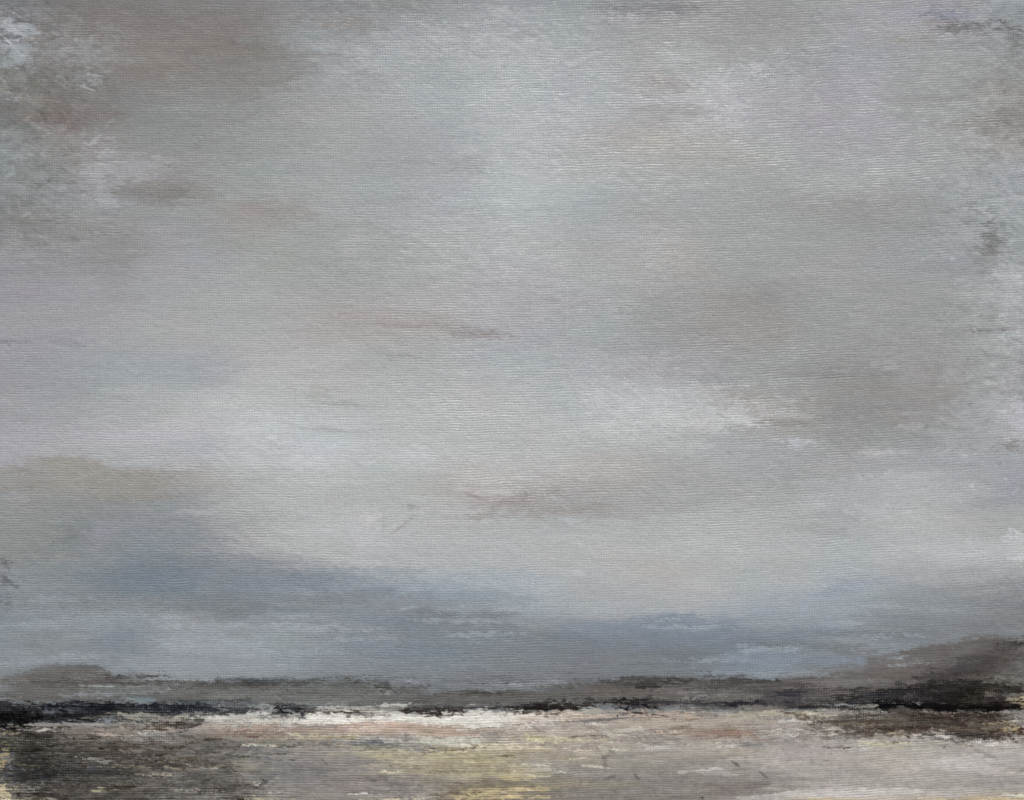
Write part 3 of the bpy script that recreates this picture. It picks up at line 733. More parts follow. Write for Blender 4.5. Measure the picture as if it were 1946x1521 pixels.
S(640, 1353, 690, 1355, 6, (62, 54, 52), .8, .8, .3)
S(700, 1346, 780, 1344, 6, (110, 104, 98), .7, .8, .5)
S(765, 1349, 875, 1350, 15, (48, 40, 38), .97, .8, .25, rough=.4, th=.4)
S(790, 1344, 900, 1345, 6, (46, 42, 42), .9, .8, .3)
E(852, 1358, 16, 6, (44, 38, 38), .9, .8, .6, rough=.7)
S(860, 1346, 985, 1343, 6, (62, 60, 58), .95, .8, .2)
S(955, 1345, 1115, 1342, 16, (34, 30, 28), .95, .95, .2, rough=.35, th=.5, taper=.6)
S(970, 1347, 1100, 1346, 10, (28, 24, 23), .8, .9, .45, rough=.5)
E(985, 1352, 16, 6, (36, 30, 28), .9, .8, .5, rough=.7)
S(1090, 1338, 1190, 1334, 5, (48, 44, 42), .9, .8, .3)
E(1205, 1338, 36, 12, (27, 24, 26), .98, .8, .3, rough=.5, th=.5)
S(1206, 1346, 1210, 1358, 8, (40, 36, 38), .85, .8, .4)
S(1230, 1334, 1420, 1338, 10, (56, 54, 56), .9, .9, .3)
S(1380, 1338, 1520, 1334, 12, (36, 34, 40), .9, .9, .4)
S(1446, 1342, 1640, 1343, 6, (46, 44, 46), .85, .9, .4)
S(1250, 1346, 1460, 1350, 9, (108, 106, 100), .7, .9, .5)
P([(1580, 1318), (1620, 1308), (1700, 1306), (1755, 1300), (1775, 1288), (1830, 1286), (1860, 1292), (1935, 1302)],
  [(1580, 1340), (1640, 1346), (1760, 1350), (1900, 1352), (1935, 1344)], (40, 37, 36), .88, 9, .45, rough=7, ends=16, jit=9, th=.3)
S(1620, 1318, 1720, 1322, 20, (40, 45, 55), .6, 1.0, .4)
S(1590, 1332, 1700, 1335, 12, (56, 62, 70), .5, .9, .6)
S(1560, 1338, 1640, 1342, 4, (172, 176, 174), .7, .7, .6)
E(1800, 1310, 60, 30, (20, 19, 22), .9, 1.2, .3, rough=.5)
E(1860, 1285, 90, 34, (60, 54, 50), .55, 1.2, .5)
S(1780, 1300, 1930, 1240, 40, (66, 59, 54), .5, 1.2, .5)
E(1800, 1362, 130, 26, (58, 48, 44), .6, 1.2, .5)
S(1800, 1328, 1870, 1322, 30, (30, 27, 21), .8, 1.0, .2)
S(1840, 1310, 1925, 1306, 14, (30, 27, 22), .9, .9, .3)
S(1840, 1318, 1880, 1320, 22, (46, 42, 30), .7, 1.0, .3)
S(1860, 1322, 1890, 1318, 7, (118, 114, 108), .6, .8, .6)
S(1900, 1322, 1946, 1318, 5, (140, 138, 134), .6, .8, .5)
S(1640, 1341, 1925, 1344, 13, (10, 9, 9), .97, .8, .1, rough=.4, th=.4)
S(1750, 1350, 1905, 1350, 8, (14, 11, 10), .95, .8, .3)
S(1880, 1338, 1930, 1340, 16, (30, 22, 20), .9, .9, .3)
E(1668, 1338, 14, 8, (16, 18, 22), .9, .8, .3)
S(1700, 1343, 1720, 1344, 3, (180, 182, 182), .5, .6, .3)
S(1630, 1343, 1660, 1341, 6, (186, 182, 168), .85, .8, .4)
S(1735, 1334, 1752, 1340, 5, (140, 140, 138), .8, .7, .5)
S(1690, 1348, 1860, 1352, 3, (130, 126, 120), .6, .7, .7)
S(1840, 1288, 1920, 1284, 9, (100, 96, 88), .6, .9, .4)
# ------------------------------------------------------------------ small dabs that drag the wet colours into each other
_rs = np.random.RandomState(77)
# the smooth, wetly brushed part of the ground
SM = sstep(480, 620, X) * sstep(1412, 1436, Y + 6 * clump) * (1 - .8 * sstep(650, 720, X) * sstep(1090, 1000, X))
SM = np.maximum(SM, sstep(1180, 1280, X) * sstep(1405, 1425, Y + 5 * clump))
def smooth_at(x, y): return SM[int(np.clip((y + M) / DY, 0, NY - 1)), int(np.clip((x + M) / DX, 0, NX - 1))]
def pick(x, y):
    return C[int(np.clip((y + M) / DY, 0, NY - 1)), int(np.clip((x + M) / DX, 0, NX - 1))]
for _k in range(1500):
    _x, _y = _rs.uniform(-5, 1951), _rs.uniform(1358, 1521)
    _l, _w, _a = _rs.uniform(18, 70), _rs.uniform(3, 8), _rs.normal(-1, 4)
    _q = smooth_at(_x, _y); _l *= 1 + 1.3 * _q; _w *= 1 + .9 * _q
    _c = pick(_x + _rs.uniform(-60, 60), _y + _rs.uniform(-7, 7)) * _rs.normal(1.0, 0.07 - .045 * _q) + _rs.normal(0, 1.6 - _q, 3)
    S(_x - _l / 2, _y - _l / 2 * math.tan(math.radians(_a)), _x + _l / 2, _y + _l / 2 * math.tan(math.radians(_a)), _w, _c, _rs.uniform(.4, .9), .9 + .2 * _q, _rs.uniform(.2, .6) * (1 - .7 * _q), jit=6 - 3 * _q)
# hair-thin scratches and drags of dark and light in the ground
for _k in range(620):
    _x, _y = _rs.uniform(-5, 1951), _rs.uniform(1352, 1521)
    if _rs.rand() < (.93 * smooth_at(_x, _y) + (.45 if _x > 460 else 0) * (1 - smooth_at(_x, _y))): continue
    _b = pick(_x, _y); _u = _rs.rand()
    _f = _rs.uniform(.50, .78) if _u < (.62 if _x < 460 else .42) else _rs.uniform(1.22, 1.55)
    _c = np.clip(_b * _f, 20, 205) + (6, 3, -2)
    _l, _w = _rs.uniform(14, 80), _rs.uniform(2.4, 4.6); _a = math.tan(math.radians(_rs.normal(-1, 5)))
    S(_x - _l / 2, _y - _l / 2 * _a, _x + _l / 2, _y + _l / 2 * _a, _w, _c, _rs.uniform(.5, .9), .8, _rs.uniform(.3, .7), jit=5)
for _k in range(260):
    _x, _y = _rs.uniform(-5, 1951), _rs.uniform(1285, 1350)
    _b = pick(_x, _y); _c = np.clip(_b * (_rs.uniform(.6, .8) if _rs.rand() < .5 else _rs.uniform(1.15, 1.4)), 16, 200)
    _l, _w = _rs.uniform(16, 70), _rs.uniform(2.2, 4.2)
    S(_x - _l / 2, _y, _x + _l / 2, _y - _l * .02, _w, _c, _rs.uniform(.4, .8), .8, _rs.uniform(.3, .7), jit=4)
for _k in range(500):
    _x, _y = _rs.uniform(-5, 1951), _rs.uniform(1240, 1350)
    _l, _w = _rs.uniform(20, 80), _rs.uniform(3, 8)
    _c = pick(_x + _rs.uniform(-50, 50), _y + _rs.uniform(-5, 5)) * _rs.normal(1.0, 0.04)
    S(_x - _l / 2, _y, _x + _l / 2, _y - _l * .03, _w, _c, _rs.uniform(.3, .7), 1.0, _rs.uniform(.1, .6), jit=4)
for _k in range(750):
    _x, _y = _rs.uniform(-5, 1951), _rs.uniform(-5, 1250)
    _l, _w = _rs.uniform(40, 190), _rs.uniform(6, 20)
    _c = pick(_x + _rs.uniform(-90, 90), _y + _rs.uniform(-12, 12)) * _rs.normal(1.0, 0.014) + _rs.normal(0, 0.8, 3)
    S(_x - _l / 2, _y, _x + _l / 2, _y + _l * _rs.normal(-.01, .03), _w, _c, _rs.uniform(.3, .7), 1.1, _rs.uniform(0, .5), jit=3)
# dry silvery scumble rubbed over the middle, the top and the right
for (_x, _y, _a, _b, _v, _o) in ((960, 90, 150, 60, 184, .4), (1010, 250, 120, 110, 184, .4), (1180, 330, 150, 50, 178, .3), (930, 450, 130, 60, 184, .35), (1080, 560, 120, 40, 178, .3), (1250, 480, 90, 40, 174, .35),
        (1330, 770, 150, 46, 188, .4), (1160, 700, 110, 40, 180, .35), (1450, 160, 120, 60, 176, .35), (1370, 200, 70, 60, 186, .4), (1600, 330, 160, 60, 166, .25), (1870, 340, 70, 90, 168, .4), (1910, 650, 50, 130, 168, .35),
        (1860, 830, 80, 60, 170, .35), (620, 330, 120, 80, 168, .25), (760, 130, 140, 60, 170, .3), (60, 380, 70, 90, 150, .3), (150, 90, 90, 60, 148, .35), (80, 480, 110, 40, 156, .3), (1700, 640, 120, 60, 162, .25), (1030, 900, 120, 40, 186, .3)):
    E(_x, _y, _a, _b, (_v - 3, _v + .5, _v + 2), _o, 1.0, .75, wv=1.2, rough=.6, jit=5)
# ragged edges: every edge follows the threads and the hairs of the brush
_j = np.clip(np.arange(NY)[:, None] + (0.95 * fine - 0.45 * weave) / DY, 0, NY - 1).astype(int)
_i = np.clip(np.arange(NX)[None, :] + (4.0 * fibre + 2.0 * roll2(fine, (slice(0, NY), slice(0, NX)), 5)) / DX, 0, NX - 1).astype(int)
C = C[_j, _i]; HGT = HGT[_j, _i]
# sprinkles: neighbouring colours left behind on the thread tops
for _q, (_ax, _ay, _th) in enumerate(((38, 9, .72), (24, 14, .95), (60, 7, 1.1))):
    _dx = _ax * noise(34, 12, 401 + _q) + 8 * fibre; _dy = _ay * noise(30, 14, 411 + _q) + 1.5 * fine
    _j = np.clip(np.arange(NY)[:, None] + _dy / DY, 0, NY - 1).astype(int); _i = np.clip(np.arange(NX)[None, :] + _dx / DX, 0, NX - 1).astype(int)
    _full = (slice(0, NY), slice(0, NX))
    _z = 0.55 * np.roll(fibre, (91 * (_q + 1), 133), (0, 1)) + 0.6 * np.roll(fine, (57, 211 * (_q + 1)), (0, 1)) + 0.25 * np.roll(clump, (301 * (_q + 1), 40), (0, 1)) + 0.35 * weave
    _m = (sstep(_th, _th + .35, _z) * (0.55 + 0.25 * sstep(1250, 1350, Y)) * (1 - .8 * SM))[..., None]
    C = C * (1 - _m) + C[_j, _i] * _m
# last touches over the dry surface: palette-knife nicks, hairs and pale drags
S(1167, 1427, 1147, 1441, 7, (104, 100, 96), .4, .9, .1, jit=3)
S(1146, 1438, 1150, 1461, 9, (102, 97, 92), .4, .9, .1, bend=-2, jit=3)
S(1148, 1481, 1169, 1476, 6, (90, 86, 84), .5, .9, .1, jit=3)
S(1204, 1471, 1215, 1481, 5, (88, 84, 84), .5, .9, .1, jit=3)
S(1391, 1447, 1407, 1459, 5, (80, 78, 78), .5, .9, .1, jit=3)
S(1441, 1465, 1459, 1479, 5, (84, 82, 82), .5, .9, .1, jit=3)
S(1852, 1425, 1896, 1443, 9, (118, 118, 113), .5, .9, .15, taper=.6, jit=3)
S(1088, 1372, 1206, 1364, 5, (104, 99, 99), .7, .9, .25, taper=.7, jit=3)
S(610, 1441, 623, 1455, 4, (98, 94, 94), .7, .9, .1, jit=3)
S(495, 1492, 507, 1484, 8, (74, 74, 76), .7, .9, .2, jit=3)
for _x, _y, _w in ((905, 1505, 70), (965, 1498, 60), (985, 1478, 60), (1012, 1500, 60), (940, 1514, 120), (1005, 1515, 80), (880, 1516, 60)):
    S(_x - _w / 2, _y, _x + _w / 2, _y, 10, (196, 178, 132), .6, .9, .8, wv=1.5, rough=.7, jit=8)
E(930, 1480, 110, 30, (150, 142, 116), .35, 1.2, .4, wv=1.4)
S(1470, 1511, 1752, 1504, 16, (188, 182, 178), .8, 1.0, .15, th=.4, taper=.7, jit=3)
S(1400, 1517, 1560, 1512, 10, (180, 175, 170), .6, 1.0, .2, jit=3)
S(1780, 1448, 1890, 1452, 26, (184, 178, 174), .55, 1.2, .1, jit=3)
S(1330, 1467, 1402, 1474, 10, (168, 164, 160), .6, 1.0, .25, jit=3)
S(1215, 1425, 1350, 1417, 11, (166, 162, 157), .55, 1.0, .35, jit=3)
S(1300, 1393, 1425, 1394, 13, (146, 124, 110), .55, 1.0, .35, jit=3)
S(50, 1378, 188, 1377, 5, (152, 148, 144), .75, .8, .35)
S(150, 1303, 214, 1305, 4, (160, 163, 165), .6, .8, .5)
S(3, 66, 24, 88, 4, (172, 178, 182), .5, .8, .3); S(22, 84, 40, 106, 3.5, (170, 176, 180), .45, .8, .3)
S(112, 66, 140, 92, 3, (146, 142, 138), .3, .8, .3); S(118, 206, 142, 256, 3, (150, 145, 142), .3, .8, .3)
S(730, 972, 726, 1018, 8, (166, 168, 168), .5, 1.1, .1, jit=3); S(784, 984, 745, 1014, 6, (152, 152, 150), .5, 1.0, .3, jit=3)
for _k in range(260):                      # scuffed light crumbs in the scrubbed corners
    _x, _y = (_rs.uniform(-5, 200), _rs.uniform(0, 480)) if _k % 5 < 3 else (_rs.uniform(1740, 1951), _rs.uniform(20, 950))
    _c = pick(_x, _y) * (_rs.uniform(1.06, 1.14) if _rs.rand() < .62 else _rs.uniform(.88, .94))
    _l = _rs.uniform(6, 26); _a = math.radians(_rs.choice([-35, 0, 0, 20, 40]) + _rs.normal(0, 10))
    S(_x, _y, _x + _l * math.cos(_a), _y + _l * math.sin(_a), _rs.uniform(4, 10), _c, _rs.uniform(.4, .7), 1.0, .6, jit=4, rough=.7)
# ------------------------------------------------------------------ broken colour, threads and thinly covered edges
low = sstep(1330, 1400, Y)
hill = sstep(1270, 1310, Y) * (1 - low)
bb = fbm(44, 2.6, 301, 3, 0.8); cl = fbm(30, 10, 311, 4, 0.75)
C += (low * (1 - .55 * SM) * (6 * bb + 4.0 * cl + 1.6 * fine) + hill * (3.0 * bb + 2.0 * cl))[..., None] * np.array([1.02, 1.0, .95], np.float32)
# dry top coat dragged over the threads (ground) and scrubbed patches in the sky corners
scr = np.clip(sstep(260, 40, X) * sstep(560, 300, Y) + sstep(1700, 1900, X) * sstep(950, 700, Y) * .8 + sstep(0.3, 1.0, noise(220, 120, 333)) * .6 * (Y < 1150), 0, 1)
C += (scr * 5.0 * mott)[..., None]
net = sstep(-.2, .9, noise(90, 30, 501) + .5 * noise(30, 14, 502))
C += ((3.6 + low * (0.4 + 9.0 * net * (1 - .7 * SM)) + hill * (1.5 + 4 * net)) * weave)[..., None] * np.array([1.0, .98, .94], np.float32)  # pale paint caught on ground threads; sky threads get highlight contrast in the colour
C += ((scr * 3.5 * (isoa + .6 * diag)))[..., None]
C *= (1 + (0.005 + 0.012 * low) * fine)[..., None]
_g = C.mean(2, keepdims=True)
C = _g + (C - _g) * 0.86
C = C + (low * 0.10)[..., None] * (C - 128)
_sk = (1 - hill) * (1 - low)
_bl = np.clip((C[..., 2] - C[..., 0] - 6) / 14, 0, 1) * _sk
C[..., 1] += 2.0 * _bl; C[..., 2] -= 1.5 * _bl; C[..., 0] -= .5 * _bl
C += (_sk * 3.0)[..., None]
_bd = sstep(1060, 1130, Y + 10 * clump) * (1 - sstep(1262, 1300, Y))
C += _bd[..., None] * np.array([2.5, 4.0, 6.0], np.float32)
C += (low * sstep(60, 110, C.mean(2)) * sstep(225, 190, C.mean(2)))[..., None] * np.array([6.5, 6.5, 6.5], np.float32)
C = np.clip(C, 3, 250)
WEAVE_H = 0.044
GAIN = (0.96, 0.996, 1.012)
SUN_EL, SUN_AZ, SUN_E, SUN_ANG, SKY_E, EXPO = 50, 12, 1.5, 8, 0.10, 0.225
# ================================================================== the scene
import bpy, bmesh
scene = bpy.context.scene
col = scene.collection
U = 0.355 / 1946.0                          # one layout unit in metres: a 36 x 28 cm canvas
ZC = 1.45                                   # height of the picture's middle above the ground
def wx(x): return (x - 973.0) * U
def wz(y): return ZC + (760.5 - y) * U

def nodes_of(m):
    m.use_nodes = True
    nt = m.node_tree
    for n in list(nt.nodes): nt.nodes.remove(n)
    out = nt.nodes.new('ShaderNodeOutputMaterial'); b = nt.nodes.new('ShaderNodeBsdfPrincipled')
    nt.links.new(b.outputs[0], out.inputs[0])
    return nt, b

def paint_material():
    m = bpy.data.materials.new('dried_paint'); nt, b = nodes_of(m); L = nt.links.new; N = nt.nodes.new
    at = N('ShaderNodeAttribute'); at.attribute_name = 'pigment'
    gl = N('ShaderNodeAttribute'); gl.attribute_name = 'gloss'
    tc = N('ShaderNodeTexCoord')
    n1 = N('ShaderNodeTexNoise'); n1.inputs['Scale'].default_value = 2600; n1.inputs['Detail'].default_value = 3
    mp = N('ShaderNodeMapping'); mp.inputs['Scale'].default_value = (0.35, 1, 1)
    L(tc.outputs['Object'], mp.inputs[0]); L(mp.outputs[0], n1.inputs['Vector'])
    # fine pigment grain
    hs = N('ShaderNodeMixRGB'); hs.blend_type = 'MULTIPLY'; hs.inputs[0].default_value = 1
    mr = N('ShaderNodeMapRange'); mr.inputs[1].default_value = .3; mr.inputs[2].default_value = .7; mr.inputs[3].default_value = .90; mr.inputs[4].default_value = 1.10
    L(n1.outputs['Fac'], mr.inputs[0]); L(at.outputs['Color'], hs.inputs[1]); L(mr.outputs[0], hs.inputs[2])
    L(hs.outputs[0], b.inputs['Base Color'])
    n2 = N('ShaderNodeTexNoise'); n2.inputs['Scale'].default_value = 60; n2.inputs['Detail'].default_value = 5
    L(mp.outputs[0], n2.inputs['Vector'])
    r2 = N('ShaderNodeMapRange'); r2.inputs[1].default_value = .35; r2.inputs[2].default_value = .65; r2.inputs[3].default_value = .33; r2.inputs[4].default_value = .44
    L(n2.outputs['Fac'], r2.inputs[0]); L(r2.outputs[0], b.inputs['Roughness'])
    L(gl.outputs['Fac'], b.inputs['Specular IOR Level'])
    bp = N('ShaderNodeBump'); bp.inputs['Strength'].default_value = .5; bp.inputs['Distance'].default_value = .00002
    n3 = N('ShaderNodeTexNoise'); n3.inputs['Scale'].default_value = 1500; n3.inputs['Detail'].default_value = 4
    L(mp.outputs[0], n3.inputs['Vector']); L(n3.outputs['Fac'], bp.inputs['Height']); L(bp.outputs[0], b.inputs['Normal'])
    return m

def plain_material(name, c1, c2, scale, rough, bump):
    m = bpy.data.materials.new(name); nt, b = nodes_of(m); L = nt.links.new; N = nt.nodes.new
    tc = N('ShaderNodeTexCoord'); n = N('ShaderNodeTexNoise'); n.inputs['Scale'].default_value = scale; n.inputs['Detail'].default_value = 8
    L(tc.outputs['Object'], n.inputs['Vector'])
    r = N('ShaderNodeValToRGB'); r.color_ramp.elements[0].color = (*c1, 1); r.color_ramp.elements[1].color = (*c2, 1)
    r.color_ramp.elements[0].position = .3; r.color_ramp.elements[1].position = .7
    L(n.outputs['Fac'], r.inputs[0]); L(r.outputs[0], b.inputs['Base Color']); b.inputs['Roughness'].default_value = rough
    bp = N('ShaderNodeBump'); bp.inputs['Strength'].default_value = bump; bp.inputs['Distance'].default_value = .003
    L(n.outputs['Fac'], bp.inputs['Height']); L(bp.outputs[0], b.inputs['Normal'])
    return m

PAINT = paint_material()
LINEN = plain_material('primed_linen', (.50, .44, .30), (.62, .57, .44), 90, .85, .3)
WOOD = plain_material('pine_wood', (.36, .24, .13), (.48, .34, .20), 30, .7, .3)
PLASTER = plain_material('lime_plaster', (.42, .41, .39), (.52, .51, .48), 6, .9, .5)
PAVING = plain_material('stone_paving', (.22, .21, .20), (.34, .33, .31), 5, .85, .5)

# ---- the painting: an Empty at its base, everything on it is a part
painting = bpy.data.objects.new('painting', None); col.objects.link(painting)
BASE = (0.0, 0.0, wz(PH - M))
painting.location = BASE
painting['label'] = 'unframed landscape painting on woven canvas, grey cloudy sky above dark tree lines and pale field'
painting['category'] = 'painting'

# relief of threads and paint, in metres towards the viewer (-Y)
_gs = sstep(350, 800, X) * sstep(1250, 1000, Y)
_pm = sstep(-.5, 1.0, noise(150, 110, 905) + .5 * noise(50, 40, 906))
RELIEF = (WEAVE_H * (0.70 + 0.30 * sstep(-1, 1, patch) + 0.20 * _gs * _pm) * weave + 0.016 * isoa + 0.010 * fine + 0.005 * mott + 0.003 * bris
          + (0.002 + 0.006 * scr + 0.004 * _pm) * (diag * sstep(.2, -.2, noise(200, 200, 907)) + diag2 * sstep(-.2, .2, noise(200, 200, 907)))) * 1e-3 + HGT * 0.05e-3
g_lin = np.where(C / 255 <= 0.04045, C / 255 / 12.92, ((C / 255 + 0.055) / 1.055) ** 2.4).astype(np.float32)
g_lin = np.clip(g_lin * np.array(GAIN, np.float32), 0.0, 0.86)
lumv = g_lin.mean(2)
glossv = (0.05 + (0.24 + 0.13 * _gs) * sstep(0.10, 0.35, lumv) * sstep(1330, 1250, Y) * (0.7 + 0.3 * sstep(-.6, .8, noise(300, 200, 901) + .5 * noise(60, 40, 902)))
          + 0.10 * sstep(0.05, 0.3, lumv)).astype(np.float32)

# ---- which painted passage each little face belongs to
xs_c = (X1[:-1] + X1[1:]) * .5; ys_c = (Y1[:-1] + Y1[1:]) * .5
XF, YF = np.meshgrid(xs_c, ys_c)
jx = (3.0 * fibre)[:-1, :-1]; jy = (1.2 * clump)[:-1, :-1] * 1.2
def inside(poly, k=1.0):
    x = XF + jx * k; y = YF + jy * k; r = np.zeros(XF.shape, bool); n = len(poly)
    for a in range(n):
        (xa, ya), (xb, yb) = poly[a], poly[(a + 1) % n]
        c = ((ya > y) != (yb > y))
        with np.errstate(divide='ignore', invalid='ignore'):
            r ^= c & (x < (xb - xa) * (y - ya) / (yb - ya + 1e-9) + xa)
    return r
BIG = 2200
AREAS = [
 # name, outline, label
 ('painted_cloud', [(-60, 1075), (140, 1030), (230, 990), (330, 985), (430, 1030), (560, 1062), (700, 1075), (860, 1085), (1000, 1110), (1010, 1215), (860, 1215), (660, 1205), (430, 1175), (200, 1170), (-60, 1165)], 'long slate blue storm cloud lying over the left hills'),
 ('painted_cloud', [(1090, 1190), (1210, 1165), (1450, 1130), (1640, 1095), (1780, 1100), (1850, 1140), (1740, 1200), (1660, 1246), (1560, 1276), (1330, 1284), (1100, 1262), (1030, 1225)], 'blue grey rain cloud above the right hills'),
 ('painted_cloud', [(-60, 890), (60, 874), (120, 862), (200, 876), (330, 890), (440, 925), (430, 965), (260, 985), (-60, 985)], 'taupe grey cloud bank at the left edge'),
 ('painted_cloud', [(880, 975), (930, 935), (1010, 912), (1120, 920), (1190, 950), (1160, 985), (1010, 995)], 'small mauve brown smudge of cloud in the pale middle sky'),
 ('painted_cloud', [(110, 20), (300, 0), (500, 10), (520, 110), (420, 240), (260, 300), (90, 290), (60, 180)], 'warm brown cloud in the upper left sky'),
 ('painted_cloud', [(180, 790), (420, 745), (820, 770), (900, 850), (860, 940), (760, 1040), (650, 1050), (560, 960), (330, 890), (200, 850)], 'palest white grey cloud left of centre'),
 ('painted_field', [(-BIG, 1378), (60, 1380), (230, 1370), (330, 1360), (430, 1345), (640, 1341), (960, 1350), (1200, 1350), (1600, 1348), (1900, 1352), (BIG, 1346), (BIG, BIG), (-BIG, BIG)], 'grey tan foreground field streaked with brown and cream'),
 ('painted_hill', [(-BIG, 1284), (40, 1277), (75, 1266), (130, 1262), (185, 1266), (205, 1276), (240, 1284), (330, 1292), (520, 1295), (690, 1294), (770, 1303), (800, 1340), (640, 1341), (430, 1345), (330, 1360), (230, 1370), (60, 1380), (-BIG, 1378)], 'grey brown rounded hill at the left with a dark crest'),
 ('painted_hill', [(770, 1306), (840, 1312), (980, 1312), (1105, 1302), (1110, 1345), (960, 1350), (800, 1342)], 'low pale grey hill in the middle distance'),
 ('painted_hill', [(1100, 1304), (1140, 1297), (1200, 1288), (1300, 1290), (1460, 1292), (1560, 1284), (1640, 1268), (1650, 1248), (1740, 1234), (1860, 1214), (BIG, 1200), (BIG, 1348), (1600, 1350), (1200, 1352), (1106, 1350)], 'brown hillside rising to the right edge'),
 ('painted_shore', [(400, 1350), (560, 1344), (760, 1336), (860, 1352), (985, 1352), (1170, 1352), (1150, 1366), (960, 1384), (640, 1378), (480, 1382), (400, 1376)], 'chalk white strip of shore below the hills'),
 ('painted_sandbank', [(430, 1386), (640, 1374), (900, 1384), (920, 1398), (860, 1404), (680, 1400), (520, 1408), (430, 1402)], 'salmon brown sandbank under the white shore'),
 ('painted_grass', [(690, 1420), (860, 1412), (1010, 1406), (1090, 1430), (1040, 1480), (1010, 1560), (820, 1560), (860, 1488), (690, 1476)], 'dry yellow grass with bare canvas threads showing through'),
 ('painted_tree_line', [(-BIG, 1331), (80, 1333), (200, 1329), (330, 1334), (440, 1340), (450, 1350), (330, 1360), (150, 1373), (-BIG, 1380)], 'blue black tree line at the left edge'),
 ('painted_bush', [(520, 1356), (530, 1342), (556, 1337), (604, 1345), (600, 1356), (570, 1362), (530, 1364)], 'black bush on the white shore'),
 ('painted_tree_line', [(750, 1350), (775, 1340), (900, 1341), (985, 1340), (985, 1350), (880, 1358), (840, 1364), (780, 1358)], 'thin dark brown tree strip left of centre'),
 ('painted_tree_line', [(955, 1348), (985, 1336), (1060, 1332), (1115, 1338), (1112, 1348), (1060, 1354), (985, 1358)], 'black brown tree strip just right of centre'),
 ('painted_bush', [(1165, 1332), (1210, 1326), (1245, 1332), (1240, 1348), (1208, 1356), (1170, 1346)], 'black bush beside the central tree strip'),
 ('painted_tree_line', [(1580, 1322), (1640, 1308), (1755, 1302), (1775, 1288), (1830, 1284), (1930, 1300), (1940, 1346), (1760, 1354), (1640, 1350), (1580, 1342)], 'largest black wood at the foot of the right hillside'),
]
ids = np.zeros(XF.shape, np.int32)
for k, (nm, poly, lb) in enumerate(AREAS): ids[inside(poly)] = k + 1
# loose crumbs along the ragged borders join the passage round them
for _ in range(5):
    up, dn = np.vstack([ids[:1], ids[:-1]]), np.vstack([ids[1:], ids[-1:]])
    lf, rt = np.hstack([ids[:, :1], ids[:, :-1]]), np.hstack([ids[:, 1:], ids[:, -1:]])
    same = (up == ids).astype(int) + (dn == ids) + (lf == ids) + (rt == ids)
    pickn = np.where(up == dn, up, np.where(lf == rt, lf, up))
    ids = np.where(same <= 1, pickn, ids)

co = np.empty((NY, NX, 3), np.float32)
co[..., 0] = (X - 973.0) * U; co[..., 1] = -RELIEF; co[..., 2] = ZC + (760.5 - Y) * U
co = co.reshape(-1, 3) - np.array(BASE, np.float32)
# normals of the whole relief, so that the passages join without a seam
gy, gx = np.gradient(RELIEF.astype(np.float32))
nrm = np.stack([gx / (DX * U), -np.ones_like(gx), -gy / (DY * U)], -1); nrm /= np.linalg.norm(nrm, axis=2, keepdims=True)
nrm = nrm.reshape(-1, 3).astype(np.float32)
rgba = np.concatenate([g_lin, np.ones((NY, NX, 1), np.float32)], 2).reshape(-1, 4)
gl1 = glossv.reshape(-1)

def sheet(name, mask):
    jj, ii = np.nonzero(mask)
    v0 = jj * NX + ii
    quads = np.stack([v0, v0 + NX, v0 + NX + 1, v0 + 1], 1)          # faces towards -Y
    used, inv = np.unique(quads.ravel(), return_inverse=True)
    me = bpy.data.meshes.new(name)
    nf = len(quads)
    me.vertices.add(len(used)); me.vertices.foreach_set('co', co[used].ravel())
    me.loops.add(nf * 4); me.loops.foreach_set('vertex_index', inv.astype(np.int32).ravel())
    me.polygons.add(nf); me.polygons.foreach_set('loop_start', np.arange(0, nf * 4, 4, dtype=np.int32))
    me.update(calc_edges=True)
    me.shade_smooth()
    a = me.attributes.new('pigment', 'FLOAT_COLOR', 'POINT'); a.data.foreach_set('color', rgba[used].ravel())
    a = me.attributes.new('gloss', 'FLOAT', 'POINT'); a.data.foreach_set('value', gl1[used])
    try: me.normals_split_custom_set_from_vertices(nrm[used])
    except Exception as ex: print('normals', ex)
    me.materials.append(PAINT)
    o = bpy.data.objects.new(name, me); col.objects.link(o); o.parent = painting
    return o

sheet('painted_sky', ids == 0)
for k, (nm, poly, lb) in enumerate(AREAS):
    if (ids == k + 1).any():
        o = sheet(nm, ids == k + 1)
        o['label'] = lb

def box(bm, x0, x1, y0, y1, z0, z1, bev=0.0):
    v = [bm.verts.new(p) for p in ((x0, y0, z0), (x1, y0, z0), (x1, y1, z0), (x0, y1, z0), (x0, y0, z1), (x1, y0, z1), (x1, y1, z1), (x0, y1, z1))]
    f = [bm.faces.new([v[i] for i in q]) for q in ((3, 2, 1, 0), (4, 5, 6, 7), (0, 1, 5, 4), (1, 2, 6, 5), (2, 3, 7, 6), (3, 0, 4, 7))]
    if bev: bmesh.ops.bevel(bm, geom=list({e for q in f for e in q.edges}), offset=bev, segments=2, affect='EDGES')
def link(name, bm, mat, parent=None):
    me = bpy.data.meshes.new(name); bm.to_mesh(me); bm.free(); me.materials.append(mat)
    o = bpy.data.objects.new(name, me); col.objects.link(o); o.parent = parent
    return o

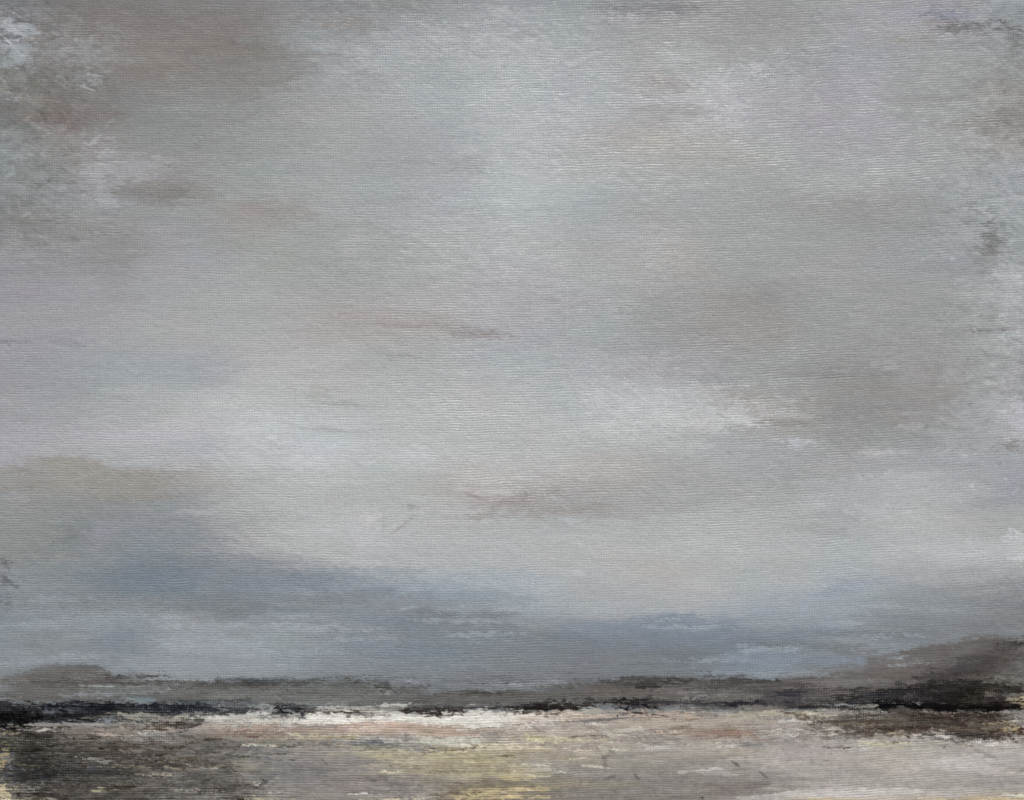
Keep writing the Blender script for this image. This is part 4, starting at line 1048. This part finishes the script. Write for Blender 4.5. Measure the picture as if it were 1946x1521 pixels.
# linen turned round the sides of the stretcher, and the four bars behind
W2 = PW * U / 2; H = PH * U; D = 0.018
bm = bmesh.new()
ring_f = [(-W2, .0, 0), (W2, .0, 0), (W2, .0, H), (-W2, .0, H)]
rings = []
for (off, y) in ((0, 0.0), (.0008, .0008), (.0010, .003), (.0010, D), (-.012, D + .0006)):
    rings.append([bm.verts.new((sx * (W2 + off), y, (H + off) if sz else -off)) for sx, sz in ((-1, 0), (1, 0), (1, 1), (-1, 1))])
for a, b in zip(rings, rings[1:]):
    for i in range(4): bm.faces.new((a[i], a[(i + 1) % 4], b[(i + 1) % 4], b[i]))
link('canvas_edge', bm, LINEN, painting)
for (x0, x1, z0, z1) in ((-W2 + .002, W2 - .002, .002, .036), (-W2 + .002, W2 - .002, H - .036, H - .002), (-W2 + .002, -W2 + .036, .0365, H - .0365), (W2 - .036, W2 - .002, .0365, H - .0365)):
    bm = bmesh.new(); box(bm, x0, x1, .003, D - .001, z0, z1, .0015)
    link('stretcher_bar', bm, WOOD, painting)

# the wall it hangs on and the ground in front
bm = bmesh.new(); box(bm, -4, 4, D + .004, D + .25, 0, 3.2)
w = link('wall', bm, PLASTER); w['kind'] = 'structure'
bm = bmesh.new(); vs = [bm.verts.new(p) for p in ((-60, -90, 0), (60, -90, 0), (60, 30, 0), (-60, 30, 0))]; bm.faces.new(vs)
g = link('ground', bm, PAVING); g['kind'] = 'structure'

# ---- light: soft daylight from high up, a little to the right
EL, AZ = math.radians(SUN_EL), math.radians(SUN_AZ)          # azimuth measured from straight in front of the wall, + to the right
sd = np.array([math.sin(AZ) * math.cos(EL), -math.cos(AZ) * math.cos(EL), math.sin(EL)])
from mathutils import Vector
sun = bpy.data.lights.new('sun', 'SUN'); sun.energy = SUN_E; sun.angle = math.radians(SUN_ANG); sun.color = (1.0, .975, .94)
so = bpy.data.objects.new('sun', sun); col.objects.link(so); so.rotation_euler = Vector(-sd).to_track_quat('-Z', 'Y').to_euler(); so.location = (0, -3, 5)
world = bpy.data.worlds.new('World'); scene.world = world; world.use_nodes = True
nt = world.node_tree
for n in list(nt.nodes): nt.nodes.remove(n)
sky = nt.nodes.new('ShaderNodeTexSky'); sky.sky_type = 'NISHITA'; sky.sun_disc = False; sky.sun_elevation = EL
sky.sun_rotation = math.atan2(sd[0], sd[1])
sky.dust_density = 4; sky.air_density = 1; sky.ozone_density = 1
bg = nt.nodes.new('ShaderNodeBackground'); bg.inputs[1].default_value = SKY_E
out = nt.nodes.new('ShaderNodeOutputWorld'); nt.links.new(sky.outputs[0], bg.inputs[0]); nt.links.new(bg.outputs[0], out.inputs[0])

cam = bpy.data.cameras.new('camera'); co_ = bpy.data.objects.new('camera', cam); col.objects.link(co_)
DIST = 0.62
co_.location = (0, -DIST, ZC); co_.rotation_euler = (math.radians(90), 0, 0)
cam.sensor_width = 36; cam.lens = 36 * DIST / 0.355; cam.clip_start = 0.01; cam.clip_end = 500
scene.camera = co_
scene.view_settings.view_transform = 'Standard'; scene.view_settings.look = 'None'; scene.view_settings.gamma = 1; scene.view_settings.use_curve_mapping = False
scene.view_settings.exposure = EXPO
